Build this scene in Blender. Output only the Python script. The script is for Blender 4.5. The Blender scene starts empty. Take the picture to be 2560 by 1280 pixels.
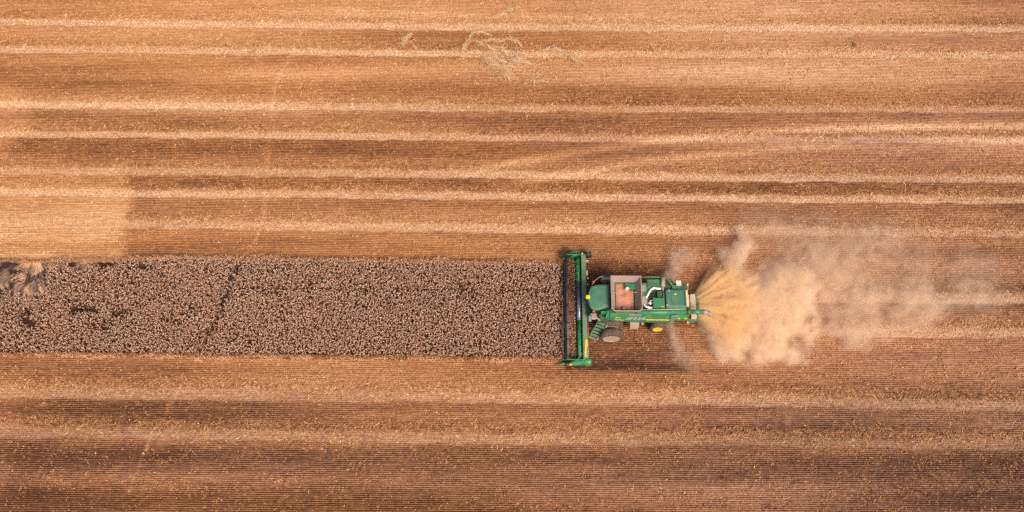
import bpy, bmesh, math, random
import numpy as np
from mathutils import Vector, Matrix
random.seed(7)
rng = np.random.default_rng(11)
sc = bpy.context.scene
col = sc.collection
R_ = math.radians

# ------------------------------------------------------------------ camera
TILT, FPX, SCALE, ROLL = R_(25.0), 2600.0, 28.0, R_(0.6)
DIST = FPX / SCALE
CAM = np.array([0, -DIST * math.sin(TILT), DIST * math.cos(TILT)])
FW = np.array([0, math.sin(TILT), -math.cos(TILT)])
U0 = np.array([0, math.cos(TILT), math.sin(TILT)])
X0 = np.array([1.0, 0, 0])
RX = math.cos(ROLL) * X0 + math.sin(ROLL) * U0
UX = math.cos(ROLL) * U0 - math.sin(ROLL) * X0
cam_d = bpy.data.cameras.new("camera")
cam = bpy.data.objects.new("camera", cam_d)
col.objects.link(cam)
cam.matrix_world = Matrix(((RX[0], UX[0], -FW[0], CAM[0]), (RX[1], UX[1], -FW[1], CAM[1]), (RX[2], UX[2], -FW[2], CAM[2]), (0, 0, 0, 1)))
cam_d.sensor_width = 36.0
cam_d.lens = 36.0 * FPX / 2560.0
cam_d.clip_end = 3000.0
sc.camera = cam

# ------------------------------------------------------------------ sky, sun, exposure
SUN_EL, SUN_AZ = R_(48), R_(148)          # azimuth from +Y towards +X
w = bpy.data.worlds.new("World")
sc.world = w
w.use_nodes = True
nt = w.node_tree
sky = nt.nodes.new("ShaderNodeTexSky")
sky.sky_type = 'NISHITA'
sky.sun_disc = False
sky.sun_elevation = SUN_EL
sky.sun_rotation = SUN_AZ
sky.dust_density = 7.0
sky.air_density = 0.6
sky.ozone_density = 0.3
bg = nt.nodes["Background"]
bg.inputs[1].default_value = 0.105
nt.links.new(sky.outputs[0], bg.inputs[0])
sd = bpy.data.lights.new("sun", 'SUN')
sd.energy = 2.6
sd.angle = R_(20)
sd.color = (1.0, 0.86, 0.70)
so = bpy.data.objects.new("sun", sd)
col.objects.link(so)
sv = Vector((math.sin(SUN_AZ) * math.cos(SUN_EL), math.cos(SUN_AZ) * math.cos(SUN_EL), math.sin(SUN_EL)))
so.rotation_euler = sv.to_track_quat('Z', 'Y').to_euler()
so.location = (90, -140, 180)
vs = sc.view_settings
vs.view_transform = 'Standard'
vs.look = 'None'
vs.exposure = 0.40
vs.gamma = 1.0
sc.cycles.volume_step_rate = 1.5
sc.cycles.volume_bounces = 8
sc.cycles.max_bounces = 8
sc.cycles.use_denoising = False


# ------------------------------------------------------------------ helpers
def P(px, py, z=0.0):
    """photo pixel -> point of the horizontal plane at height z"""
    d = (px - 1280) / FPX * RX + (640 - py) / FPX * UX + FW
    t = (z - CAM[2]) / d[2]
    p = CAM + t * d
    return Vector((float(p[0]), float(p[1]), z))


def tag(o, label=None, cat=None, group=None, kind=None):
    if label: o['label'] = label
    if cat: o['category'] = cat
    if group: o['group'] = group
    if kind: o['kind'] = kind
    return o


def link(name, me, mat, parent=None, org=(0, 0, 0)):
    o = bpy.data.objects.new(name, me)
    col.objects.link(o)
    if mat: me.materials.append(mat)
    if parent is not None:
        o.parent = parent
    return o


def fastmesh(name, verts, faces_n, idx, attrs=None, smooth=False):
    """verts (n,3); all faces have faces_n corners; idx (m,faces_n)"""
    me = bpy.data.meshes.new(name)
    verts = np.ascontiguousarray(verts, dtype=np.float32)
    idx = np.ascontiguousarray(idx, dtype=np.int32)
    me.vertices.add(len(verts))
    me.vertices.foreach_set("co", verts.ravel())
    me.loops.add(idx.size)
    me.loops.foreach_set("vertex_index", idx.ravel())
    m = len(idx)
    me.polygons.add(m)
    me.polygons.foreach_set("loop_start", np.arange(0, m * faces_n, faces_n, dtype=np.int32))
    if smooth:
        me.polygons.foreach_set("use_smooth", np.ones(m, dtype=bool))
    for k, v in (attrs or {}).items():
        a = me.attributes.new(k, 'FLOAT', 'POINT')
        a.data.foreach_set("value", np.ascontiguousarray(v, dtype=np.float32).ravel())
    me.update(calc_edges=True)
    return me


class MB:
    """collects shapes for ONE mesh"""
    def __init__(self):
        self.bm = bmesh.new()

    def box(self, x0, x1, y0, y1, z0, z1, bev=0.0, seg=2, M=None):
        t = bmesh.new()
        bmesh.ops.create_cube(t, size=1.0)
        for v in t.verts:
            v.co = Vector(((x0 + x1) / 2 + v.co.x * (x1 - x0), (y0 + y1) / 2 + v.co.y * (y1 - y0), (z0 + z1) / 2 + v.co.z * (z1 - z0)))
        if bev > 0:
            bmesh.ops.bevel(t, geom=list(t.edges), offset=bev, segments=seg, profile=0.6, affect='EDGES')
        self._merge(t, M)
        return self

    def _merge(self, t, M=None):
        if M is not None:
            t.transform(M)
        me = bpy.data.meshes.new("tmp")
        t.to_mesh(me)
        t.free()
        self.bm.from_mesh(me)
        bpy.data.meshes.remove(me)

    def bar(self, a, b, w, h, bev=0.0):
        """box of section w x h from a to b"""
        a, b = Vector(a), Vector(b)
        d = b - a
        L = d.length
        M = Matrix.Translation((a + b) / 2) @ d.to_track_quat('X', 'Z').to_matrix().to_4x4()
        return self.box(-L / 2, L / 2, -w / 2, w / 2, -h / 2, h / 2, bev, 1, M)

    def tube(self, pts, r, seg=10, cap=True):
        pts = [Vector(p) for p in pts]
        rs = r if isinstance(r, (list, tuple)) else [r] * len(pts)
        rings = []
        up = Vector((0.13, 0.27, 0.95)).normalized()
        for i, p in enumerate(pts):
            d = (pts[min(i + 1, len(pts) - 1)] - pts[max(i - 1, 0)]).normalized()
            u = up if abs(d.dot(up)) < 0.95 else Vector((1, 0.1, 0))
            a = d.cross(u).normalized()
            b = d.cross(a).normalized()
            rings.append([self.bm.verts.new(p + (a * math.cos(t) + b * math.sin(t)) * rs[i]) for t in [2 * math.pi * k / seg for k in range(seg)]])
        for i in range(len(rings) - 1):
            for k in range(seg):
                f = self.bm.faces.new((rings[i][k], rings[i][(k + 1) % seg], rings[i + 1][(k + 1) % seg], rings[i + 1][k]))
                f.smooth = True
        if cap:
            self.bm.faces.new(rings[0][::-1])
            self.bm.faces.new(rings[-1])
        return self

    def lathe(self, c, prof, seg=40, axis='y', smooth=True, closed=False):
        """prof: list of (radius, offset along axis)"""
        c = Vector(c)
        rings = []
        for (r, o) in prof:
            ring = []
            for k in range(seg):
                t = 2 * math.pi * k / seg
                if axis == 'y':
                    v = Vector((r * math.cos(t), o, r * math.sin(t)))
                else:
                    v = Vector((r * math.cos(t), r * math.sin(t), o))
                ring.append(self.bm.verts.new(c + v))
            rings.append(ring)
        n = len(rings)
        for i in range(n if closed else n - 1):
            A, B = rings[i], rings[(i + 1) % n]
            for k in range(seg):
                f = self.bm.faces.new((A[k], A[(k + 1) % seg], B[(k + 1) % seg], B[k]))
                f.smooth = smooth
        if not closed:
            if prof[0][0] > 1e-4: self.bm.faces.new(rings[0])
            if prof[-1][0] > 1e-4: self.bm.faces.new(rings[-1][::-1])
        return self

    def loft(self, loops, cap0=True, cap1=True, smooth=False):
        rings = [[self.bm.verts.new(Vector(p)) for p in L] for L in loops]
        n = len(rings[0])
        for i in range(len(rings) - 1):
            for k in range(n):
                f = self.bm.faces.new((rings[i][k], rings[i][(k + 1) % n], rings[i + 1][(k + 1) % n], rings[i + 1][k]))
                f.smooth = smooth
        if cap0: self.bm.faces.new(rings[0][::-1])
        if cap1: self.bm.faces.new(rings[-1])
        return self

    def build(self, name, mat, parent=None, org=(0, 0, 0)):
        bmesh.ops.recalc_face_normals(self.bm, faces=list(self.bm.faces))
        bmesh.ops.translate(self.bm, verts=list(self.bm.verts), vec=-Vector(org))
        me = bpy.data.meshes.new(name)
        self.bm.to_mesh(me)
        self.bm.free()
        return link(name, me, mat, parent)


def empty(name, loc):
    o = bpy.data.objects.new(name, None)
    o.location = loc
    o.empty_display_size = 0.5
    col.objects.link(o)
    return o


# ------------------------------------------------------------------ materials
def newmat(name):
    m = bpy.data.materials.new(name)
    m.use_nodes = True
    n = m.node_tree.nodes
    return m, m.node_tree, n["Principled BSDF"]


def N(t, typ, **kw):
    n = t.nodes.new(typ)
    for k, v in kw.items():
        if k.startswith('i_'):
            key = k[2:]
            n.inputs[int(key) if key.isdigit() else key].default_value = v
        else:
            setattr(n, k, v)
    return n


def ramp(t, src, stops):
    r = t.nodes.new("ShaderNodeValToRGB")
    e = r.color_ramp.elements
    while len(e) < len(stops): e.new(0.5)
    for i, (p, c) in enumerate(stops):
        e[i].position = p
        e[i].color = c if len(c) == 4 else (*c, 1)
    t.links.new(src, r.inputs[0])
    return r


DUST = (0.42, 0.29, 0.20)


def paint(name, c, dust=0.25, rough=0.45, metal=0.0, spec=0.4, vary=0.18, upd=0.25):
    """painted metal with a film of field dust that lies thicker on upward faces"""
    m, t, b = newmat(name)
    tc = N(t, "ShaderNodeTexCoord")
    n1 = N(t, "ShaderNodeTexNoise", i_Scale=1.7, i_Detail=6.0, i_Roughness=0.65)
    n2 = N(t, "ShaderNodeTexNoise", i_Scale=14.0, i_Detail=4.0)
    t.links.new(tc.outputs['Object'], n1.inputs['Vector'])
    t.links.new(tc.outputs['Object'], n2.inputs['Vector'])
    geo = N(t, "ShaderNodeNewGeometry")
    sep = N(t, "ShaderNodeSeparateXYZ")
    t.links.new(geo.outputs['Normal'], sep.inputs[0])
    up = N(t, "ShaderNodeMapRange", i_1=0.2, i_2=1.0, i_3=0.0, i_4=upd)
    t.links.new(sep.outputs['Z'], up.inputs[0])
    rr = N(t, "ShaderNodeMapRange", i_1=0.35, i_2=0.7, i_3=0.0, i_4=dust)
    t.links.new(n1.outputs[0], rr.inputs[0])
    r2 = N(t, "ShaderNodeMapRange", i_1=0.4, i_2=0.75, i_3=0.0, i_4=dust * 0.6)
    t.links.new(n2.outputs[0], r2.inputs[0])
    ad = N(t, "ShaderNodeMath", operation='ADD')
    t.links.new(rr.outputs[0], ad.inputs[0])
    t.links.new(r2.outputs[0], ad.inputs[1])
    ml = N(t, "ShaderNodeMath", operation='MULTIPLY_ADD')
    t.links.new(up.outputs[0], ml.inputs[0])
    t.links.new(n1.outputs[0], ml.inputs[1])
    t.links.new(ad.outputs[0], ml.inputs[2])
    mx = N(t, "ShaderNodeMix", data_type='RGBA')
    mx.inputs[6].default_value = (*c, 1)
    mx.inputs[7].default_value = (*DUST, 1)
    t.links.new(ml.outputs[0], mx.inputs[0])
    t.links.new(mx.outputs[2], b.inputs['Base Color'])
    b.inputs['Roughness'].default_value = rough
    b.inputs['Metallic'].default_value = metal
    b.inputs['Specular IOR Level'].default_value = spec
    return m


M_green = paint("green_paint", (0.007, 0.175, 0.080), 0.14, 0.4, upd=0.08)
M_green_dk = paint("dark_green_paint", (0.007, 0.075, 0.033), 0.14, 0.5, upd=0.06)
M_green_dusty = paint("dusty_green_paint", (0.04, 0.185, 0.10), 0.28, 0.6, upd=0.2)
M_roof = paint("roof_green", (0.012, 0.15, 0.092), 0.14, 0.55, upd=0.08)
M_bright = paint("bright_green_paint", (0.006, 0.23, 0.082), 0.10, 0.35, upd=0.08)
M_yellow = paint("yellow_paint", (0.85, 0.52, 0.02), 0.06, 0.4, upd=0.05)
M_black = paint("black_metal", (0.010, 0.009, 0.009), 0.06, 0.6, upd=0.02)
M_rubber = paint("tyre_rubber", (0.035, 0.033, 0.036), 0.25, 0.85, spec=0.2, upd=0.15)
M_canvas = paint("tank_cover", (0.30, 0.215, 0.21), 0.28, 0.8, upd=0.2)
M_grey = paint("grey_plate", (0.26, 0.23, 0.22), 0.3, 0.7)
M_tan = paint("chaff_dusted_plate", (0.62, 0.46, 0.32), 0.4, 0.8)
M_silver = paint("silver_pipe", (0.82, 0.80, 0.77), 0.05, 0.3, metal=0.35, upd=0.03)
M_steel = paint("worn_steel", (0.20, 0.24, 0.36), 0.12, 0.35, metal=0.4, upd=0.05)
M_navy = paint("reel_paint", (0.018, 0.022, 0.045), 0.16, 0.45, upd=0.14)
M_red = paint("orange_lens", (0.75, 0.13, 0.05), 0.1, 0.3)
M_white = paint("white_paint", (0.8, 0.79, 0.78), 0.08, 0.5, upd=0.05)
M_cream = paint("cream_edge", (0.62, 0.55, 0.36), 0.25, 0.6)
M_rimdusty = paint("dusty_rim", (0.34, 0.25, 0.20), 0.5, 0.8)
M_brownmetal = paint("dusty_box", (0.40, 0.28, 0.22), 0.4, 0.8)
M_letter = paint("decal_silver", (0.33, 0.37, 0.34), 0.15, 0.5, upd=0.05)
M_glass, _t, _b = newmat("cab_glass")
_b.inputs['Base Color'].default_value = (0.012, 0.016, 0.018, 1)
_b.inputs['Roughness'].default_value = 0.06
M_mirror, _t, _b = newmat("mirror_glass")
_b.inputs['Base Color'].default_value = (0.45, 0.55, 0.65, 1)
_b.inputs['Metallic'].default_value = 1.0
_b.inputs['Roughness'].default_value = 0.05


def tinted(name, stops, rough=0.9, transl=0.0):
    """matte plant stuff whose colour runs over the per-piece attribute 'tint'"""
    m, t, b = newmat(name)
    a = N(t, "ShaderNodeAttribute", attribute_name="tint")
    r = ramp(t, a.outputs['Fac'], stops)
    t.links.new(r.outputs[0], b.inputs['Base Color'])
    b.inputs['Roughness'].default_value = rough
    b.inputs['Specular IOR Level'].default_value = 0.15
    return m


# ------------------------------------------------------------------ numpy noise on a grid
def gnoise(shape, sy, sx, seed):
    """gaussian-filtered noise, unit variance; sigmas in cells"""
    r = np.random.default_rng(seed).standard_normal(shape).astype(np.float32)
    fy = np.fft.fftfreq(shape[0])[:, None]
    fx = np.fft.rfftfreq(shape[1])[None, :]
    H = np.exp(-2 * (np.pi ** 2) * ((fy * sy) ** 2 + (fx * sx) ** 2))
    o = np.fft.irfft2(np.fft.rfft2(r) * H, s=shape)
    return (o / (o.std() + 1e-9)).astype(np.float32)


def sst(a, b, x):
    t = np.clip((x - a) / (b - a), 0, 1)
    return t * t * (3 - 2 * t)


ROW = 0.172
DX, DY = 0.2, ROW / 4
XA, XB, YA, YB = -62.0, 62.0, -30.0, 36.0
gx = np.arange(XA, XB, DX)
gy = np.arange(YA, YB, DY)
NX, NY = len(gx), len(gy)
GX, GY = np.meshgrid(gx, gy)


def line_y(pts):
    """photo points -> y(x) along the field"""
    q = [P(*p) for p in pts]
    return np.interp(gx, [v.x for v in q], [v.y for v in q])[None, :]


def mpx(py):
    """metres of ground per vertical photo pixel near py"""
    return P(1280, py - 0.5).y - P(1280, py + 0.5).y


macro = np.zeros((NY, NX), np.float32)      # broad ground tone: chaff cover, painted vignette and shade
track = np.zeros((NY, NX), np.float32)      # pressed wheel tracks
rough = np.zeros((NY, NX), np.float32)      # lumpy litter

# wheel tracks: photo points, half width in px, strength
TRACKS = [
    ([(0, 56), (640, 64), (1280, 71), (1900, 73), (2560, 73)], 9, 1.0),
    ([(0, 125), (640, 130), (1280, 137), (1900, 138), (2560, 141)], 9, 1.0),
    ([(0, 262), (640, 268), (1280, 273), (1900, 275), (2560, 276)], 9, 0.9),
    ([(0, 336), (640, 339), (1280, 346), (1900, 350), (2560, 352)], 9, 0.85),
    ([(0, 430), (640, 432), (1280, 438), (1900, 446), (2560, 450)], 10, 0.9),
    ([(0, 481), (640, 487), (1280, 492), (1900, 498), (2560, 502)], 10, 0.9),
    ([(0, 562), (640, 566), (1280, 574), (1900, 580), (2560, 586)], 11, 0.85),
    ([(0, 982), (640, 988), (1280, 996), (1900, 1004), (2560, 1018)], 15, 0.42),
    ([(0, 1082), (640, 1090), (1280, 1098), (1900, 1106), (2560, 1116)], 15, 0.38),
    ([(0, 737), (1280, 742), (2560, 748)], 13, 0.75),
    ([(0, 822), (1280, 827), (2560, 834)], 15, 0.75),
]
CROPX = 4.6
tdist = np.full((NY, NX), 2.0, np.float32)
wob = gnoise((NY, NX), 30, 60, 3)
wfine = gnoise((NY, NX), 3, 2.0, 4)
for i, (pts, hw, s) in enumerate(TRACKS):
    yc = line_y(pts)
    k = mpx(pts[1][1])
    d = (GY - yc) / (0.85 * hw * k)                      # + towards the top of the photo
    d = d + 0.07 * wob + 0.14 * wfine
    tdist = np.where(np.abs(GY - yc) < np.abs(tdist), GY - yc, tdist)
    core = sst(-1.15, -0.75, d) * (1 - sst(0.55, 1.9, d))
    if i >= 9:
        core = core * sst(15.5, 18.5, GX)
    track = np.maximum(track, core * s * (0.85 + 0.2 * wob.clip(-1, 1)))
    halo = np.exp(-((d - 1.6) / 1.8) ** 2) * (1 if i < 9 else sst(16, 20, GX))
    rough = np.maximum(rough, halo * 0.9)

# broad bands of lighter / darker stubble, photo y at x = 1280, sigma px, amount
BANDS = [(8, 25, 0.14), (35, 16, 0.22), (103, 13, -0.03), (165, 18, 0.12), (190, 14, 0.10), (232, 20, -0.34), (300, 12, -0.46), (318, 14, -0.28),
         (375, 22, -0.20), (408, 16, 0.0), (463, 12, -0.42), (516, 10, -0.28), (540, 15, -0.12), (600, 14, -0.05), (628, 14, -0.30),
         (910, 14, 0.02), (945, 22, 0.12), (970, 14, 0.12), (1020, 14, -0.30), (1050, 20, -0.22), (1075, 14, -0.06), (1135, 14, -0.34), (1155, 18, -0.44),
         (1190, 25, -0.30), (1230, 20, -0.24), (1270, 20, -0.20)]
slope = (-(0.0)) * GX
bn = gnoise((NY, NX), 22, 90, 8)
bn2 = gnoise((NY, NX), 9, 30, 9)
for (py, sg, a) in BANDS:
    yc = P(1280, py).y
    k = mpx(py)
    yy = GY - yc
    macro += 0.22 * a * np.exp(-(yy / (sg * k)) ** 2) * (0.9 + 0.22 * bn + 0.22 * bn2)
macro += 0.045 * bn + 0.055 * bn2
big = gnoise((NY, NX), 120, 60, 21)
macro += 0.07 * big
# lens vignette painted as ground tone: darker at the bottom, paler far up
macro += 0.05 * sst(-2, 26, GY) - 0.15 * sst(-9, -22, GY) - 0.045 - 0.04 * sst(-9.5, -11, GY)
macro += -0.10 * sst(-11, -22, GY) * sst(5, 42, GX)  # lower right corner darkened too, vignette put into the tone


def blob(px, py, rx, ry, a, pw=2.0):
    global macro
    c = P(px, py)
    k = mpx(py)
    e = ((GX - c.x) / (rx / 28)) ** 2 + ((GY - c.y) / (ry * k)) ** 2
    macro += 0.5 * a * np.exp(-e ** (pw / 2)) * (0.8 + 0.5 * bn2)


# headland fan of chaff on the left and its soft straight edge
a = P(325, 640)
hb, ht = P(310, 640), P(322, 440)
edge = np.interp(gy, [hb.y, ht.y], [hb.x, ht.x])[:, None] + 0.30 * wob + 0.15 * wfine
head = (1 - sst(-0.7, 0.7, GX - edge)) * sst(P(0, 652).y, P(0, 640).y, GY) * (1 - sst(P(0, 440).y, P(0, 395).y, GY))
macro += 0.40 * head * (0.85 + 0.15 * bn)
rough *= 1 - 0.6 * head
track *= 1 - 0.55 * head * (GY < P(0, 520).y)
e2 = P(38, 300)
h2 = (1 - sst(-0.6, 1.2, GX - e2.x - 0.5 * wob + 0.09 * (GY - e2.y))) * sst(P(0, 410).y, P(0, 385).y, GY) * (1 - sst(P(0, 230).y, P(0, 180).y, GY))
macro += 0.18 * h2
h3 = (1 - sst(-0.6, 1.4, GX - P(28, 1050).x - 0.4 * wob)) * (1 - sst(P(0, 930).y, P(0, 900).y, GY))
macro += 0.10 * h3
# freshly cut stubble without chaff, darkened further as painted shade of the harvester
fresh_shade = sst(CROPX - 0.2, CROPX + 0.2, GX) * (1 - sst(13.0, 18.0, GX + 0.6 * bn)) * sst(-10.9, -10.3, GY) * (1 - sst(-0.7, 0.9, GY))
macro -= 0.36 * fresh_shade
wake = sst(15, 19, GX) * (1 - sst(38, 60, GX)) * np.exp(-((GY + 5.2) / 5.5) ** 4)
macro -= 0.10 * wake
blob(1380, 300, 190, 14, -0.22)
blob(1330, 395, 260, 18, 0.02)
blob(330, 225, 240, 22, -0.14)
blob(120, 355, 130, 22, -0.10)
blob(140, 285, 130, 16, -0.16)
blob(500, 463, 200, 14, -0.14)
blob(420, 530, 90, 20, -0.12)
blob(900, 238, 260, 18, -0.10)
blob(2150, 215, 420, 22, -0.10)
blob(2100, 395, 300, 22, -0.12)
blob(250, 1150, 420, 26, -0.22)
blob(2300, 1240, 300, 50, -0.12)
blob(320, 1205, 180, 28, 0.16)
blob(1150, 955, 300, 30, 0.10)
blob(420, 940, 300, 34, 0.08)
blob(2300, 930, 260, 40, -0.08)
blob(1970, 60, 50, 70, 0.22)
blob(2330, 70, 260, 60, 0.06)
# faint diagonal turning tracks
for pts, hw, am in (([(1100, 440), (1290, 405), (1480, 374), (1800, 340), (2100, 325), (2560, 316)], 10, 0.44),
                    ([(1200, 470), (1400, 437), (1600, 405), (1900, 378), (2200, 360), (2560, 352)], 10, 0.40)):
    yc = line_y(pts)
    xs = P(*pts[0]).x
    g = np.exp(-((GY - yc + 0.1 * wob) / (hw * mpx(400))) ** 2) * sst(xs, xs + 6, GX)
    macro += am * g * (0.9 + 0.3 * bn2)
    rough = np.maximum(rough, 0.25 * g)
for px, py, rx, ry in ((1255, 150, 95, 38), (1240, 110, 70, 16), (1400, 140, 60, 14), (1345, 200, 30, 10), (1020, 103, 26, 14)):
    q = P(px, py)
    rough = np.maximum(rough, 0.9 * np.exp(-((GX - q.x) / (rx / 28)) ** 2 - ((GY - q.y) / (ry * mpx(py))) ** 2))
# narrow animal trail
TRAIL_A = [P(*p) for p in [(757, 70), (738, 110), (722, 150), (706, 175), (690, 205), (684, 240), (680, 290), (668, 345), (672, 390), (660, 470), (656, 560), (638, 600), (612, 640)]]
TRAIL_C = [P(*p, 0.75) for p in [(608, 632), (598, 662), (585, 690), (566, 730), (550, 770), (528, 820), (506, 866), (492, 900)]]
TRAIL_B = [P(*p) for p in [(490, 900), (478, 935), (440, 980), (410, 1040), (372, 1105), (345, 1170), (318, 1235)]]
trail = np.zeros((NY, NX), np.float32)
for TR, am in ((TRAIL_A, 0.9), (TRAIL_B, 1.0)):
    ys = np.array([v.y for v in TR])[::-1]
    xs = np.array([v.x for v in TR])[::-1]
    xc = np.interp(gy, ys, xs)[:, None]
    inr = ((gy > ys[0]) & (gy < ys[-1]))[:, None]
    trail = np.maximum(trail, am * np.exp(-((GX - xc + 0.05 * wfine) / 0.125) ** 2) * inr * (0.45 + 0.35 * (gnoise((NY, NX), 10, 4, 31) > -0.2)))
macro += 0.36 * trail


CT = [P(x_, y_, 0.8) for x_, y_ in ((-200, 645), (0, 645), (300, 641), (340, 637), (700, 639), (1405, 652), (1600, 655))]


def crop_top(x):
    return np.interp(x, [v_.x for v_ in CT], [v_.y for v_ in CT])


def crop_bot(x):
    a_, b_ = P(0, 889, 0.15), P(1405, 902, 0.15)
    return a_.y + (x - a_.x) / (b_.x - a_.x) * (b_.y - a_.y)


incrop = (GX < CROPX + 0.3) & (GY < crop_top(GX) - 0.05) & (GY > crop_bot(GX) + 0.05)
macro = np.where(incrop, -1.6, macro)  # soil below the crop blackened, canopy shade put into its tone
track = np.where(incrop, 0, track)
rough = np.where(incrop, 0, rough)

# relief: drilled rows, lumps of litter, pressed tracks
fine = gnoise((NY, NX), 1.2, 0.9, 41)
rown = gnoise((NY, NX), 0.6, 6, 42)
hz = (0.030 * np.cos(2 * np.pi * GY / ROW) * (1 - 0.85 * track) * (1 - 0.5 * rough) * (1 - 0.6 * np.clip(head, 0, 1))
      + 0.012 * fine * (1 - 0.4 * track) + 0.022 * rough * gnoise((NY, NX), 2.4, 0.75, 43) - 0.05 * track + 0.010 * rown)


film = np.clip(0.55 * sst(-5, 45, GX + 3 * big) + 0.45 * sst(-4, -20, GY + 2 * bn) + 0.15 * bn, 0, 1)


def pad(a, v0=None):
    b = np.pad(a, ((2, 2), (2, 2)), mode='edge')
    if v0 is not None:
        b[:2] = v0; b[-2:] = v0; b[:, :2] = v0; b[:, -2:] = v0
    return b


fx = np.concatenate([[-900, -XB * 1.5], gx, [XB * 1.5, 900]])
fy = np.concatenate([[-900, -60], gy, [70, 900]])
FX, FY = np.meshgrid(fx, fy)
V = np.stack([FX, FY, pad(hz, 0.0)], -1).reshape(-1, 3)
n0, n1 = len(fy), len(fx)
ii = np.arange(n0 * n1).reshape(n0, n1)
Q = np.stack([ii[:-1, :-1], ii[:-1, 1:], ii[1:, 1:], ii[1:, :-1]], -1).reshape(-1, 4)
gme = fastmesh("field_ground", V, 4, Q, dict(cover=pad(macro), track=pad(track), rough=pad(rough), film=pad(film), tdist=pad(tdist)), smooth=True)  # cover holds chaff cover plus the painted vignette and shade

M_ground, t, b = newmat("stubble_field")
tc = N(t, "ShaderNodeTexCoord")
at = {k: N(t, "ShaderNodeAttribute", attribute_name=k) for k in ("cover", "track", "rough", "film", "tdist")}
sep = N(t, "ShaderNodeSeparateXYZ")
t.links.new(tc.outputs['Object'], sep.inputs[0])


def mth(op, a_, b_=None, c_=None):
    n = N(t, "ShaderNodeMath", operation=op)
    for i, v in enumerate((a_, b_, c_)):
        if v is None: continue
        if isinstance(v, (int, float)): n.inputs[i].default_value = v
        else: t.links.new(v, n.inputs[i])
    return n.outputs[0]


def noise(scale, detail=3.0, rough_=0.6, vec=None, sx=1, sy=1):
    mp = N(t, "ShaderNodeMapping")
    mp.inputs['Scale'].default_value = (sx, sy, 1)
    t.links.new(vec or tc.outputs['Object'], mp.inputs[0])
    n = N(t, "ShaderNodeTexNoise", i_Scale=scale, i_Detail=detail, i_Roughness=rough_)
    t.links.new(mp.outputs[0], n.inputs['Vector'])
    return n.outputs[0]


nf = noise(5.0, 4.0, 0.7, sx=0.55)         # fine litter, drawn out along the rows
nfine = noise(11.0, 2.0, 0.6)
nm = noise(0.9, 4.0, 0.6, sx=0.3)
rowp = mth('COSINE', mth('MULTIPLY', sep.outputs['Y'], 2 * math.pi / ROW))
inv_tr = mth('SUBTRACT', 1.0, at['track'].outputs['Fac'])
inv_ro = mth('SUBTRACT', 1.0, mth('MULTIPLY', at['rough'].outputs['Fac'], 0.6))
rowamp = mth('MULTIPLY', mth('MULTIPLY', inv_tr, inv_ro), 0.17)
v = mth('MULTIPLY_ADD', rowp, rowamp, 0.47)
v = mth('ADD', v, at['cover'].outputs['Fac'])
v = mth('MULTIPLY_ADD', mth('SUBTRACT', nf, 0.5), 0.55, v)
v = mth('MULTIPLY_ADD', mth('SUBTRACT', nfine, 0.5), 0.25, v)
v = mth('MULTIPLY_ADD', mth('SUBTRACT', nm, 0.5), 0.35, v)
nch = noise(2.3, 3.0, 0.65, sx=0.8)
v = mth('MULTIPLY_ADD', mth('SUBTRACT', nch, 0.5), mth('MULTIPLY_ADD', at['rough'].outputs['Fac'], 0.6, 0.42), v)
cr = ramp(t, v, [(0.0, (0.050, 0.022, 0.011)), (0.25, (0.190, 0.080, 0.036)), (0.50, (0.345, 0.155, 0.062)), (0.78, (0.475, 0.255, 0.118)), (1.0, (0.59, 0.37, 0.21))])
# pressed tracks: pale pinkish straw
ntr = noise(3.6, 4.0, 0.7, sx=0.8)
lugp = mth('SINE', mth('MULTIPLY', mth('ADD', mth('MULTIPLY_ADD', noise(0.8, 2.0), 0.35, sep.outputs['X']), mth('MULTIPLY', mth('ABSOLUTE', at['tdist'].outputs['Fac']), 0.9)), 2 * math.pi / 0.42))
crt = ramp(t, mth('MULTIPLY_ADD', lugp, 0.13, mth('MULTIPLY_ADD', mth('SUBTRACT', nfine, 0.5), 0.6, ntr)), [(0.25, (0.38, 0.205, 0.115)), (0.5, (0.54, 0.335, 0.205)), (0.75, (0.68, 0.475, 0.32))])
mx = N(t, "ShaderNodeMix", data_type='RGBA')
ntv = noise(0.5, 4.0, 0.7, sx=0.35)
t.links.new(mth('MULTIPLY', at['track'].outputs['Fac'], mth('MULTIPLY_ADD', ntv, 0.9, 0.31)), mx.inputs[0])
t.links.new(cr.outputs[0], mx.inputs[6])
t.links.new(crt.outputs[0], mx.inputs[7])
# greyer film of settled dust towards the right and the near side of the field
mg = N(t, "ShaderNodeMix", data_type='RGBA')
hs = N(t, "ShaderNodeHueSaturation")
hs.inputs['Saturation'].default_value = 0.82
hs.inputs['Hue'].default_value = 0.495
t.links.new(mx.outputs[2], hs.inputs['Color'])
t.links.new(at['film'].outputs['Fac'], mg.inputs[0])
t.links.new(mx.outputs[2], mg.inputs[6])
t.links.new(hs.outputs[0], mg.inputs[7])
t.links.new(mg.outputs[2], b.inputs['Base Color'])
b.inputs['Roughness'].default_value = 0.95
b.inputs['Specular IOR Level'].default_value = 0.1
bp = N(t, "ShaderNodeBump", i_Strength=0.5, i_Distance=0.04)
t.links.new(mth('ADD', nf, mth('MULTIPLY', nfine, 0.6)), bp.inputs['Height'])
t.links.new(bp.outputs[0], b.inputs['Normal'])
g = link("ground", gme, M_ground)
tag(g, "harvested brown field with drilled rows and pale wheel tracks", "field", kind='structure')


def samp(field, x, y):
    ix = np.clip(((x - XA) / DX).astype(int), 0, NX - 1)
    iy = np.clip(((y - YA) / DY).astype(int), 0, NY - 1)
    return field[iy, ix]


def in_view(x, y, m=1.06):
    d = np.stack([x, y, np.zeros_like(x)], -1) - CAM
    zf = d @ FW
    return (np.abs(d @ RX / zf) < 1280 / FPX * m + 0.02) & (np.abs(d @ UX / zf) < 640 / FPX * m + 0.03)


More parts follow.
